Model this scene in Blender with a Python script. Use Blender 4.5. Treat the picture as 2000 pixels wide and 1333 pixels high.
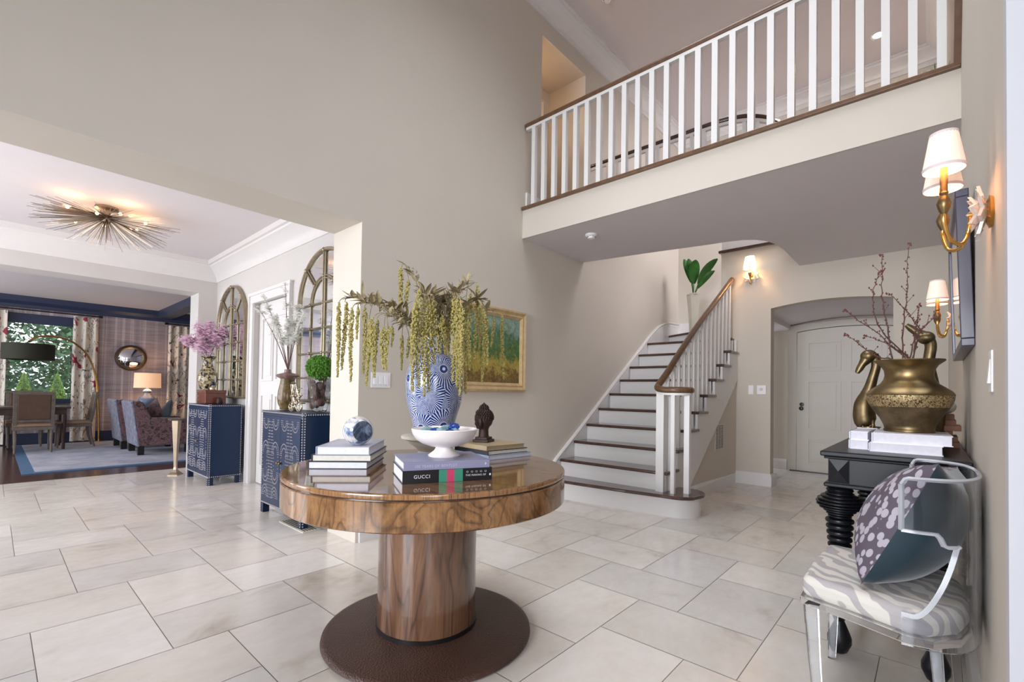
import bpy, math, random
from mathutils import Vector, Matrix
R_ = math.radians
sin, cos, PI = math.sin, math.cos, math.pi
rnd = random.Random(7)
scene = bpy.context.scene
for o in list(bpy.data.objects):
    bpy.data.objects.remove(o)
COL = scene.collection

# ------------------------------------------------------------------ camera
cam_data = bpy.data.cameras.new('camera')
cam = bpy.data.objects.new('camera', cam_data)
COL.objects.link(cam)
cam_data.sensor_width = 36.0
cam_data.lens = 16.441
cam_data.shift_y = 0.04155
cam_data.clip_start = 0.02
_yaw, _pit, _rol = R_(41.9346), R_(1.122), R_(0.9017)
_F = Vector((-sin(_yaw) * cos(_pit), cos(_yaw) * cos(_pit), sin(_pit)))
_Rv = Vector((cos(_yaw), sin(_yaw), 0))
_U = _Rv.cross(_F)
_R2 = _Rv * cos(_rol) + _U * sin(_rol)
_U2 = _U * cos(_rol) - _Rv * sin(_rol)
cam.matrix_world = Matrix(((_R2.x, _U2.x, -_F.x, 0.0), (_R2.y, _U2.y, -_F.y, 0.0), (_R2.z, _U2.z, -_F.z, 1.12), (0, 0, 0, 1)))
scene.camera = cam

# ------------------------------------------------------------------ view + world
scene.view_settings.view_transform = 'Standard'
scene.view_settings.look = 'None'
scene.view_settings.gamma = 1.0
scene.view_settings.use_curve_mapping = False
scene.view_settings.exposure = 1.55
try:
    scene.cycles.use_denoising = True
    scene.cycles.max_bounces = 12
    scene.cycles.diffuse_bounces = 5
    scene.cycles.glossy_bounces = 4
    scene.cycles.transmission_bounces = 12
    scene.cycles.transparent_max_bounces = 12
    scene.cycles.sample_clamp_indirect = 6.0
except Exception:
    pass
world = bpy.data.worlds.new('daylight sky')
scene.world = world
world.use_nodes = True
_wn = world.node_tree.nodes
_wn['Background'].inputs[0].default_value = (0.86, 0.92, 1.0, 1)
_wn['Background'].inputs[1].default_value = 1.0

def area(name, loc, rot, sx, sy, power, color=(1, 1, 1)):
    l = bpy.data.lights.new(name, 'AREA')
    l.shape = 'RECTANGLE'
    l.size, l.size_y, l.energy, l.color = sx, sy, power, color
    o = bpy.data.objects.new(name, l)
    COL.objects.link(o)
    o.location = loc
    o.rotation_euler = rot
    return o

# daylight through the assumed tall entrance windows behind the camera and the lounge windows, plus three added fills
area('entrance_daylight', (-1.0, -5.3, 2.2), (R_(85), 0, R_(4)), 3.0, 2.4, 21, (0.92, 0.95, 1.0)).data.spread = R_(60)
area('added_ceiling_fill', (-1.2, 2.3, 5.38), (0, 0, 0), 1.9, 2.2, 14, (0.9, 0.94, 1.0)).data.spread = R_(110)  # added fill panel under the solid ceiling, no lantern is cut there
area('added_side_fill', (1.55, -0.6, 1.25), (R_(84), 0, R_(72)), 1.8, 1.7, 6, (0.93, 0.95, 1.0)).data.spread = R_(95)  # added fill panel in front of solid wall, no window opening behind it
area('passage_daylight', (-5.5, -2.25, 1.4), (R_(90), 0, 0), 3.0, 2.2, 33, (0.92, 0.94, 1.0))
area('lounge_daylight', (-10.4, -3.1, 1.5), (R_(90), 0, 0), 4.0, 2.0, 36, (0.97, 0.97, 1.0))
area('added_upper_hall_fill', (0.08, 6.3, 4.25), (R_(55), 0, R_(68)), 1.4, 1.4, 34, (0.97, 0.94, 1.0)).data.spread = R_(125)  # added fill panel before solid wall, standing in for an assumed upstairs window


def point(name, loc, power, color, r=0.03):
    l = bpy.data.lights.new(name, 'POINT')
    l.energy, l.color, l.shadow_soft_size = power, color, r
    o = bpy.data.objects.new(name, l)
    COL.objects.link(o)
    o.location = loc
    return o
WARM = (1.0, 0.58, 0.27)

# ------------------------------------------------------------------ materials
def lin(c):
    return tuple(((v / 255) / 12.92 if v / 255 <= 0.04045 else ((v / 255 + 0.055) / 1.055) ** 2.4) for v in c)

class NT:
    def __init__(s, name):
        s.m = bpy.data.materials.new(name)
        s.m.use_nodes = True
        s.t = s.m.node_tree
        s.n = s.t.nodes
        s.b = s.n['Principled BSDF']
    def node(s, ty, **kw):
        n = s.n.new(ty)
        for k, v in kw.items():
            if k.startswith('i_'):
                n.inputs[k[2:].replace('_', ' ')].default_value = v
            else:
                setattr(n, k, v)
        return n
    def link(s, a, b):
        s.t.links.new(a, b)
    def coord(s, scale=(1, 1, 1), kind='Object', rot=(0, 0, 0)):
        tc = s.node('ShaderNodeTexCoord')
        mp = s.node('ShaderNodeMapping')
        mp.inputs['Scale'].default_value = scale
        mp.inputs['Rotation'].default_value = rot
        s.link(tc.outputs[kind], mp.inputs[0])
        return mp.outputs[0]
    def noise(s, vec, scale, detail=4, rough=0.55, dist=0.0):
        n = s.node('ShaderNodeTexNoise')
        n.inputs['Scale'].default_value = scale
        n.inputs['Detail'].default_value = detail
        n.inputs['Roughness'].default_value = rough
        n.inputs['Distortion'].default_value = dist
        s.link(vec, n.inputs['Vector'])
        return n.outputs['Fac']
    def ramp(s, fac, stops, interp='LINEAR'):
        r = s.node('ShaderNodeValToRGB')
        r.color_ramp.interpolation = interp
        el = r.color_ramp.elements
        while len(el) < len(stops):
            el.new(0.5)
        for e, (p, c) in zip(el, stops):
            e.position = p
            e.color = (*c, 1)
        s.link(fac, r.inputs[0])
        return r.outputs[0]
    def mix(s, fac, a, b, mode='MIX'):
        m = s.node('ShaderNodeMix', data_type='RGBA', blend_type=mode)
        for v, i in ((fac, 0), (a, 6), (b, 7)):
            if hasattr(v, 'links'):
                s.link(v, m.inputs[i])
            elif i == 0:
                m.inputs[0].default_value = v
            else:
                m.inputs[i].default_value = (*v, 1)
        return m.outputs[2]
    def base(s, c):
        if hasattr(c, 'links'):
            s.link(c, s.b.inputs['Base Color'])
        else:
            s.b.inputs['Base Color'].default_value = (*c, 1)
    def bump(s, fac, strength=0.3, dist=0.01):
        b = s.node('ShaderNodeBump')
        b.inputs['Strength'].default_value = strength
        b.inputs['Distance'].default_value = dist
        s.link(fac, b.inputs['Height'])
        s.link(b.outputs[0], s.b.inputs['Normal'])

def flat(name, c, rough=0.5, metal=0.0, vary=0.06, scale=8, bump=0.0, spec=None, emit=None, es=0.0, trans=0.0, ior=1.45, coat=0.0):
    t = NT(name)
    c = lin(c)
    if vary > 0:
        v = t.coord()
        f = t.noise(v, scale, 3)
        col = t.ramp(f, [(0.3, tuple(x * (1 - vary) for x in c)), (0.7, tuple(min(1, x * (1 + vary)) for x in c))])
        t.base(col)
        if bump:
            t.bump(t.noise(v, scale * 12, 2), bump, 0.003)
    else:
        t.base(c)
    t.b.inputs['Roughness'].default_value = rough
    t.b.inputs['Metallic'].default_value = metal
    if spec is not None:
        t.b.inputs['Specular IOR Level'].default_value = spec
    if emit:
        t.b.inputs['Emission Color'].default_value = (*lin(emit), 1)
        t.b.inputs['Emission Strength'].default_value = es
    if trans:
        t.b.inputs['Transmission Weight'].default_value = trans
        t.b.inputs['IOR'].default_value = ior
    if coat:
        t.b.inputs['Coat Weight'].default_value = coat
        t.b.inputs['Coat Roughness'].default_value = 0.05
    return t.m

M = {}
M['wall'] = flat('greige wall paint', (206, 198, 187), 0.75, vary=0.015, scale=2)
M['wall_soft'] = flat('pale grey wall paint', (206, 203, 200), 0.7, vary=0.015, scale=2)
M['door_paint'] = flat('warm white door paint', (204, 196, 186), 0.4, vary=0.01)
M['cool_wall'] = flat('cool white wall paint', (206, 207, 214), 0.7, vary=0.01)
M['ceiling'] = flat('ceiling paint', (221, 215, 217), 0.8, vary=0.01)
M['trim'] = flat('white gloss trim paint', (226, 224, 223), 0.35, vary=0.01)
M['treadwood'] = flat('dark walnut stair wood', (74, 50, 42), 0.22, vary=0.35, scale=14, coat=0.5)
M['railwood'] = flat('brown handrail wood', (104, 74, 52), 0.34, vary=0.25, scale=20, coat=0.15)
M['white_plastic'] = flat('white plastic', (240, 240, 242), 0.35, vary=0)
M['black'] = flat('black iron', (18, 16, 18), 0.4, vary=0)
M['navy'] = flat('navy lacquer', (4, 36, 70), 0.34, vary=0.08, scale=3, spec=0.4)
M['navy_trim'] = flat('slate blue painted crown', (46, 56, 84), 0.4, vary=0.05)
M['stud'] = flat('pewter nailheads', (196, 194, 200), 0.3, metal=0.5, vary=0)
M['brass'] = flat('aged brass', (138, 118, 84), 0.38, metal=1.0, vary=0.3, scale=12)
M['brass_bright'] = flat('satin gold metal', (214, 170, 98), 0.22, metal=1.0, vary=0.08)
M['brass_dark'] = flat('antique brass', (116, 100, 74), 0.42, metal=1.0, vary=0.35, scale=18)
M['nickel'] = flat('champagne nickel rods', (156, 140, 122), 0.35, metal=1.0, vary=0.1)
M['silver_frame'] = flat('champagne mirror frame', (156, 144, 120), 0.35, metal=0.7, vary=0.15, scale=20)
M['mirror'] = flat('mirror glass', (235, 238, 242), 0.03, metal=1.0, vary=0)
M['acrylic'] = flat('clear acrylic', (246, 248, 252), 0.02, trans=1.0, ior=1.44, vary=0)
M['acrylic_glint'] = flat('painted acrylic edge glint', (238, 241, 248), 0.15, trans=0.55, ior=1.3, vary=0)  # whitish colour painting in the light that clear edges catch
M['glass'] = flat('clear glass', (250, 252, 252), 0.01, trans=1.0, ior=1.45, vary=0)
M['crystal'] = flat('cut crystal', (246, 240, 238), 0.04, trans=0.55, ior=1.55, vary=0)
M['ebony'] = flat('black lacquered wood', (15, 16, 22), 0.36, vary=0.12, scale=6, spec=0.35)
M['paper'] = flat('book pages', (222, 218, 208), 0.7, vary=0.05, scale=60)
M['paper_white'] = flat('white magazine pages', (226, 226, 236), 0.6, vary=0.04, scale=60)
M['bulb'] = flat('glowing bulb', (255, 220, 170), 0.4, vary=0, emit=(255, 190, 120), es=7)
M['teal'] = flat('teal velvet', (8, 42, 56), 0.6, vary=0.25, scale=7)

M['teal'].node_tree.nodes['Principled BSDF'].inputs['Sheen Weight'].default_value = 0.5
M['stemwood'] = flat('brown twig bark', (92, 64, 58), 0.8, vary=0.25, scale=40)
M['bud'] = flat('reddish twig buds', (120, 70, 66), 0.7, vary=0.3, scale=60)
def petal_mat(name, c):
    t = NT(name)
    t.base(lin(c)); t.b.inputs['Roughness'].default_value = 0.7
    tr = t.node('ShaderNodeBsdfTranslucent'); tr.inputs[0].default_value = (*lin(c), 1)
    mx = t.node('ShaderNodeMixShader'); mx.inputs[0].default_value = 0.35
    t.link(t.b.outputs[0], mx.inputs[1]); t.link(tr.outputs[0], mx.inputs[2])
    t.link(mx.outputs[0], t.n['Material Output'].inputs['Surface'])
    return t.m
M['blossom_white'] = petal_mat('white blossom petals', (252, 252, 248))
M['blossom_pink'] = petal_mat('pink blossom petals', (250, 230, 242))
M['amaranth'] = flat('chartreuse amaranth tassels', (170, 158, 94), 0.85, vary=0.45, scale=70)
M['dry_leaf'] = flat('olive brown dry leaves', (150, 136, 104), 0.8, vary=0.45, scale=18)
M['green_leaf'] = flat('glossy green leaf', (44, 98, 32), 0.4, vary=0.3, scale=12)
M['moss'] = flat('bright green topiary', (78, 128, 36), 0.8, vary=0.5, scale=60)
M['evergreen'] = flat('evergreen shrub foliage', (120, 152, 66), 0.8, vary=0.5, scale=14)
M['tree'] = flat('garden tree foliage', (92, 122, 88), 0.8, vary=0.6, scale=9)
M['silver'] = flat('tarnished silver', (172, 160, 142), 0.3, metal=0.85, vary=0.3, scale=40)
M['bronze'] = flat('dark bronze', (58, 42, 38), 0.45, metal=0.5, vary=0.25, scale=50, bump=0.4)
M['whitemarble'] = flat('white marble', (234, 228, 226), 0.3, vary=0.04, scale=9)
M['cream_stone'] = flat('cream ceramic', (206, 200, 184), 0.4, vary=0.05)
M['seaglass_pale'] = flat('pale aqua sea glass', (150, 186, 196), 0.35, vary=0.15, scale=30, trans=0.25)
M['seaglass_blue'] = flat('cobalt sea glass', (30, 74, 168), 0.25, vary=0.15, scale=30, trans=0.3)
M['darkshade'] = flat('olive black lamp shade', (42, 42, 30), 0.8, vary=0.1)
M['concrete'] = flat('garden paving', (150, 146, 136), 0.8, vary=0.2)
M['lawn'] = flat('lawn', (84, 112, 58), 0.9, vary=0.4, scale=5)
M['mahogany'] = flat('mahogany wood', (104, 50, 34), 0.3, vary=0.25, scale=15, coat=0.3)
M['diningwood'] = flat('dark dining wood', (66, 42, 36), 0.35, vary=0.25, scale=12)
M['tan_leather'] = flat('brown leather upholstery', (88, 64, 50), 0.55, vary=0.15, scale=10)
M['tan_seat'] = flat('taupe seat fabric', (150, 122, 100), 0.7, vary=0.1)
M['greywood'] = flat('weathered grey wood', (104, 94, 86), 0.6, vary=0.2, scale=20)
M['silvervelvet'] = flat('silver blue velvet', (128, 130, 146), 0.5, vary=0.45, scale=16)
M['brownbook'] = flat('old brown book cloth', (112, 74, 54), 0.7, vary=0.2, scale=30)

def shade_mat(name, c, es, emit):
    t = NT(name)
    v = t.coord(kind='Object')
    t.base(lin(c))
    t.b.inputs['Roughness'].default_value = 0.8
    t.b.inputs['Emission Color'].default_value = (*lin(emit), 1)
    t.b.inputs['Emission Strength'].default_value = es
    return t.m
M['shade'] = shade_mat('lit pleated lamp shade', (250, 232, 222), 0.12, (255, 200, 160))
M['shade_hot'] = shade_mat('bright small lamp shade', (255, 245, 225), 0.9, (255, 226, 180))
M['shade_trim'] = flat('pale shade trim', (226, 208, 210), 0.7, vary=0)
M['table_shade'] = shade_mat('lit linen drum shade', (240, 214, 186), 0.2, (255, 190, 140))

# marble floor tiles: tint per tile from an attribute, veins from noise
t = NT('travertine tiles')
v = t.coord((1, 1, 1))
at = t.node('ShaderNodeAttribute', attribute_name='tint')
off = t.node('ShaderNodeVectorMath', operation='MULTIPLY_ADD')
t.link(at.outputs['Vector'], off.inputs[0]); off.inputs[1].default_value = (9, 9, 9); t.link(v, off.inputs[2])
sc_ = t.node('ShaderNodeMapping'); sc_.inputs['Scale'].default_value = (1.9, 1.15, 1); sc_.inputs['Rotation'].default_value = (0, 0, 0.5)
t.link(off.outputs[0], sc_.inputs[0])
f1 = t.noise(sc_.outputs[0], 1.3, 6, 0.6, 0.5)
f2 = t.noise(sc_.outputs[0], 9.0, 6, 0.7, 0.3)
c1 = t.ramp(f1, [(0.25, lin((186, 174, 160))), (0.42, lin((222, 216, 209))), (0.75, lin((234, 230, 226)))])
c2 = t.ramp(f2, [(0.3, lin((190, 182, 174))), (0.6, lin((232, 228, 224)))])
c3 = t.mix(0.16, c1, c2)
tint = t.ramp(at.outputs['Fac'], [(0.0, (0.86, 0.87, 0.9)), (0.35, (0.93, 0.92, 0.90)), (0.7, (0.98, 0.95, 0.92)), (1.0, (1.04, 1.04, 1.05))])
t.base(t.mix(1.0, c3, tint, 'MULTIPLY'))
rr = t.ramp(f2, [(0.3, (0.13,) * 3), (0.7, (0.26,) * 3)])
t.link(rr, t.b.inputs['Roughness'])
t.b.inputs['Specular IOR Level'].default_value = 0.6
M['tile'] = t.m
M['grout'] = flat('tile grout', (168, 160, 152), 0.8, vary=0)

# figured walnut
def walnut(name, dark, mid, light, scale=(6, 6, 0.9), rot=(0, 0, 0), rough=0.16, dist=2.2, sc=1.5):
    t = NT(name)
    v = t.coord(scale, rot=rot)
    f = t.noise(v, sc, 6, 0.62, dist)
    c = t.ramp(f, [(0.26, lin(dark)), (0.42, lin(mid)), (0.55, lin(light)), (0.66, lin(mid)), (0.8, lin(dark))])
    vn = t.noise(v, sc * .7, 1.5, 0.5, dist * 1.1)
    c = t.mix(t.ramp(vn, [(0.46, (0, 0, 0)), (0.49, (.8, .8, .8)), (0.50, (.5, .5, .5)), (0.56, (0, 0, 0))]), c, lin(tuple(q * .6 for q in dark)))
    v2 = t.coord((60, 60, 3) if scale[2] < scale[0] else (60, 3, 60), rot=rot)
    g = t.noise(v2, 2.0, 3)
    t.base(t.mix(0.25, c, t.ramp(g, [(0.3, lin(dark)), (0.7, lin(light))])))
    t.b.inputs['Roughness'].default_value = rough
    t.b.inputs['Coat Weight'].default_value = 0.6
    t.b.inputs['Coat Roughness'].default_value = 0.04
    return t.m
M['burl'] = walnut('burl walnut veneer', (72, 46, 28), (122, 84, 50), (158, 116, 74), (3.0, 3.0, 2.0), dist=3.0, sc=1.5)
M['walnut_col'] = walnut('walnut pedestal veneer', (58, 38, 30), (100, 69, 51), (130, 94, 70), (4, 4, 0.55), dist=2.6, sc=1.5)
M['walnut_top'] = walnut('walnut table top veneer', (76, 50, 34), (118, 84, 58), (140, 104, 74), (1.0, 5, 5), rot=(0, 0, 0.6), rough=0.08)
M['walnut_edge'] = walnut('walnut edge banding', (88, 58, 34), (140, 98, 58), (166, 122, 78), (30, 30, 1.0))

# leather disc: pebbled
t = NT('embossed brown leather')
v = t.coord((1, 1, 1))
vo = t.node('ShaderNodeTexVoronoi'); vo.inputs['Scale'].default_value = 130; t.link(v, vo.inputs['Vector'])
t.base(t.mix(t.noise(v, 6, 3), lin((58, 38, 32)), lin((86, 60, 50))))
t.b.inputs['Roughness'].default_value = 0.42
t.bump(vo.outputs['Distance'], 0.6, 0.004)
M['disc'] = t.m

# blue and white porcelain: sunburst medallions
t = NT('blue and white porcelain')
tc = t.node('ShaderNodeTexCoord')
vo = t.node('ShaderNodeTexVoronoi'); vo.inputs['Scale'].default_value = 8.6
t.link(tc.outputs['Object'], vo.inputs['Vector'])
# radial petals: angle around cell centre in a tangential frame approximated by position - centre
sub = t.node('ShaderNodeVectorMath', operation='SUBTRACT')
sc7 = t.node('ShaderNodeVectorMath', operation='SCALE'); sc7.inputs['Scale'].default_value = 7.2
t.link(tc.outputs['Object'], sc7.inputs[0])
dv = t.node('ShaderNodeVectorMath', operation='SCALE'); dv.inputs['Scale'].default_value = 1.0
t.link(vo.outputs['Position'], dv.inputs[0])
t.link(tc.outputs['Object'], sub.inputs[0]); t.link(dv.outputs[0], sub.inputs[1])
sep = t.node('ShaderNodeSeparateXYZ'); t.link(sub.outputs[0], sep.inputs[0])
tcs = t.node('ShaderNodeSeparateXYZ'); t.link(tc.outputs['Object'], tcs.inputs[0])
# tangent coordinate = (dx*-y + dy*x)/r
def mth(op, a, b=None):
    n = t.node('ShaderNodeMath', operation=op)
    for i, q in enumerate((a, b)):
        if q is None: continue
        if hasattr(q, 'links'): t.link(q, n.inputs[i])
        else: n.inputs[i].default_value = q
    return n.outputs[0]
rx = mth('SQRT', mth('ADD', mth('MULTIPLY', tcs.outputs[0], tcs.outputs[0]), mth('MULTIPLY', tcs.outputs[1], tcs.outputs[1])))
tang = mth('DIVIDE', mth('SUBTRACT', mth('MULTIPLY', sep.outputs[1], tcs.outputs[0]), mth('MULTIPLY', sep.outputs[0], tcs.outputs[1])), rx)
ang = mth('ARCTAN2', sep.outputs[2], tang)
dd = vo.outputs['Distance']
rays = mth('SINE', mth('MULTIPLY', ang, 36.0))
rings = mth('SINE', mth('MULTIPLY', dd, 34.0))
inner = mth('LESS_THAN', dd, 0.22)
pat = mth('ADD', mth('MULTIPLY', rays, mth('SUBTRACT', 1.0, inner)), mth('MULTIPLY', rings, inner))
pat = mth('ADD', pat, mth('MULTIPLY', mth('SUBTRACT', t.noise(tc.outputs['Object'], 60, 2), 0.5), 1.2))
t.base(t.ramp(pat, [(0.0, lin((34, 54, 120))), (0.35, lin((52, 82, 156))), (0.55, lin((206, 214, 232))), (1.0, lin((226, 232, 242)))]))
t.b.inputs['Roughness'].default_value = 0.12
t.b.inputs['Coat Weight'].default_value = 0.5
M['porcelain'] = t.m

# veined blue agate ball
t = NT('blue veined onyx')
v = t.coord((1, 1, 1))
f = t.noise(v, 11, 6, 0.6, 1.6)
t.base(t.ramp(f, [(0.3, lin((70, 84, 116))), (0.42, lin((138, 154, 184))), (0.52, lin((224, 216, 208))), (0.62, lin((206, 206, 214))), (0.75, lin((120, 138, 172)))]))
t.b.inputs['Roughness'].default_value = 0.12
M['onyx'] = t.m
t = NT('onyx cut face')
v = t.coord((1, 1, 1))
f = t.noise(v, 14, 7, 0.65, 2.2)
t.base(t.ramp(f, [(0.3, lin((46, 56, 84))), (0.5, lin((104, 122, 152))), (0.66, lin((176, 188, 206))), (0.8, lin((86, 84, 100)))]))
t.b.inputs['Roughness'].default_value = 0.1
M['onyx_face'] = t.m

# zebra-like stripe on the seat
t = NT('zebra stripe linen')
v = t.coord((1, 1, 0.9))
wv = t.node('ShaderNodeTexWave', wave_type='BANDS', bands_direction='DIAGONAL')
wv.inputs['Scale'].default_value = 7.5; wv.inputs['Distortion'].default_value = 9.0; wv.inputs['Detail'].default_value = 1.2; wv.inputs['Detail Scale'].default_value = 1.1
t.link(v, wv.inputs['Vector'])
t.base(t.ramp(wv.outputs['Fac'], [(0.42, lin((182, 178, 180))), (0.52, lin((222, 218, 210)))]))
t.b.inputs['Roughness'].default_value = 0.85
M['zebra'] = t.m

# petals pattern on the cushion front
t = NT('leaf print linen')
v = t.coord((1, 1, 1))
vo = t.node('ShaderNodeTexVoronoi'); vo.inputs['Scale'].default_value = 44; t.link(t.coord((1, 1, 0.62), rot=(0, 0.5, 0.2)), vo.inputs['Vector'])
t.base(t.ramp(vo.outputs['Distance'], [(0.42, lin((178, 172, 184))), (0.47, lin((92, 84, 96)))]))
t.b.inputs['Roughness'].default_value = 0.85
M['leafprint'] = t.m
M['ikat'] = flat('rust and cream print panel', (198, 164, 138), 0.85, vary=0.5, scale=18)

# wallpaper: grasscloth with uneven vertical stripes
t = NT('striated grasscloth')
tc = t.coord((0.2, 7.0, 0.05)); f1 = t.noise(tc, 1.6, 3, 0.7)
tc2 = t.coord((1, 1.2, 60)); f2 = t.noise(tc2, 1.3, 3, 0.7)
c1 = t.ramp(f1, [(0.35, lin((142, 130, 136))), (0.52, lin((160, 148, 152))), (0.62, lin((214, 206, 206)))])
c2 = t.ramp(f2, [(0.35, lin((124, 110, 118))), (0.65, lin((196, 186, 188)))])
t.base(t.mix(0.45, c1, c2))
t.b.inputs['Roughness'].default_value = 0.7
M['wallpaper'] = t.m

# curtain: pale cloth with branches and red birds
t = NT('bird print curtain')
v = t.coord((1, 1, 1))
vo = t.node('ShaderNodeTexVoronoi'); vo.inputs['Scale'].default_value = 4.2
t.link(t.coord((1, 1.7, 1.0)), vo.inputs['Vector'])
nz = t.noise(t.coord((1, 3.2, 1.1)), 4.0, 3, 0.6, 1.8)
c0 = t.ramp(nz, [(0.36, lin((222, 214, 202))), (0.385, lin((106, 98, 96))), (0.415, lin((120, 112, 104))), (0.44, lin((222, 214, 202)))])
nz2 = t.noise(t.coord((1, 1.6, 1.0)), 3.1, 2, 0.5, 0.8)
msk = t.ramp(nz2, [(0.63, (0, 0, 0)), (0.65, (1, 1, 1))])
nz3 = t.noise(t.coord((1, 2.2, 1.6)), 3.7, 2, 0.5, 0.8)
msk3 = t.ramp(nz3, [(0.66, (0, 0, 0)), (0.68, (1, 1, 1))])
c0 = t.mix(msk, c0, lin((146, 42, 66)))
t.base(t.mix(msk3, c0, lin((92, 92, 98))))
t.b.inputs['Roughness'].default_value = 0.9
M['curtain'] = t.m

# plum crushed velvet
t = NT('plum mottled velvet')
v = t.coord((1, 1, 1))
f = t.noise(v, 15, 7, 0.85, 0.9)
t.base(t.ramp(f, [(0.38, lin((28, 20, 26))), (0.47, lin((72, 48, 52))), (0.53, lin((134, 108, 112))), (0.57, lin((110, 62, 70))), (0.66, lin((40, 28, 32)))]))
t.b.inputs['Roughness'].default_value = 0.6
t.b.inputs['Sheen Weight'].default_value = 0.4
M['plum'] = t.m

# rug
t = NT('silver blue rug pile')
v = t.coord((1, 1, 1))
f = t.noise(v, 2.2, 6, 0.7, 0.4)
t.base(t.ramp(f, [(0.3, lin((138, 144, 164))), (0.7, lin((196, 198, 208)))]))
t.b.inputs['Roughness'].default_value = 0.95
M['rug'] = t.m
M['rug_edge'] = flat('blue rug border', (72, 104, 138), 0.9, vary=0.1)

# dark plank floor
t = NT('dark plank floor')
br = t.node('ShaderNodeTexBrick'); br.inputs['Scale'].default_value = 1.0
br.inputs['Brick Width'].default_value = 1.4; br.inputs['Row Height'].default_value = 0.12; br.inputs['Mortar Size'].default_value = 0.003
br.inputs['Color1'].default_value = (*lin((66, 44, 44)), 1); br.inputs['Color2'].default_value = (*lin((88, 60, 56)), 1); br.inputs['Mortar'].default_value = (*lin((30, 20, 20)), 1)
t.link(t.coord((1, 1, 1), rot=(0, 0, PI / 2)), br.inputs['Vector'])
g = t.noise(t.coord((30, 2, 1)), 2, 4)
t.base(t.mix(0.3, br.outputs['Color'], t.ramp(g, [(0.3, lin((50, 34, 34))), (0.7, lin((104, 74, 66)))])))
t.b.inputs['Roughness'].default_value = 0.18
M['planks'] = t.m

# patterned ginger vase (black / cream)
t = NT('black and cream chinoiserie glaze')
v = t.coord((1, 1, 1)); f = t.noise(v, 26, 4, 0.6, 1.0)
t.base(t.ramp(f, [(0.44, lin((34, 32, 34))), (0.5, lin((150, 134, 98))), (0.62, lin((196, 182, 146)))]))
t.b.inputs['Roughness'].default_value = 0.15
M['chinoiserie'] = t.m
t = NT('olive stoneware glaze')
v = t.coord((1, 1, 1)); f = t.noise(v, 16, 5, 0.6, 1.0)
t.base(t.ramp(f, [(0.3, lin((70, 52, 34))), (0.5, lin((116, 94, 56))), (0.7, lin((140, 120, 86)))]))
t.b.inputs['Roughness'].default_value = 0.2
M['stoneware'] = t.m
M['stoneware_rim'] = flat('mauve glazed rim', (138, 110, 104), 0.3, vary=0.2, scale=40)

# brass pot band with engraved scroll work
t = NT('engraved brass band')
v = t.coord((1, 1, 1)); f = t.noise(v, 90, 3, 0.6, 2.0)
t.base(t.ramp(f, [(0.44, lin((92, 74, 46))), (0.52, lin((196, 174, 132)))]))
t.b.inputs['Metallic'].default_value = 0.8; t.b.inputs['Roughness'].default_value = 0.42
t.bump(f, 0.4, 0.003)
M['brass_band'] = t.m

# landscape painting
t = NT('oil landscape canvas')
tc = t.node('ShaderNodeTexCoord'); sep = t.node('ShaderNodeSeparateXYZ'); t.link(tc.outputs['Object'], sep.inputs[0])
n1 = t.noise(t.coord((1, 1, 1)), 9, 5, 0.7, 0.6); n2 = t.noise(t.coord((1, 1, 1)), 34, 4, 0.7, 0.5)
hz = mth('ADD', sep.outputs[2], mth('MULTIPLY', mth('SUBTRACT', n1, 0.5), 0.55))
hz = mth('ADD', mth('MULTIPLY', hz, 1.55), 0.5)
lay = t.ramp(hz, [(0.16, lin((128, 74, 44))), (0.26, lin((208, 168, 76))), (0.36, lin((164, 148, 74))), (0.44, lin((58, 92, 50))), (0.6, lin((70, 116, 78))), (0.74, lin((60, 108, 96))), (0.9, lin((150, 178, 178)))])
t.base(t.mix(0.4, lay, t.ramp(n2, [(0.35, lin((28, 52, 34))), (0.5, lin((92, 116, 54))), (0.68, lin((176, 168, 96)))]), 'MIX'))
t.b.inputs['Roughness'].default_value = 0.4
M['painting'] = t.m
M['gilt'] = flat('gilded picture frame', (206, 178, 134), 0.42, metal=0.35, vary=0.15, scale=14)
M['navy_frame'] = flat('slate purple frame lacquer', (66, 63, 84), 0.3, vary=0.05)

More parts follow.
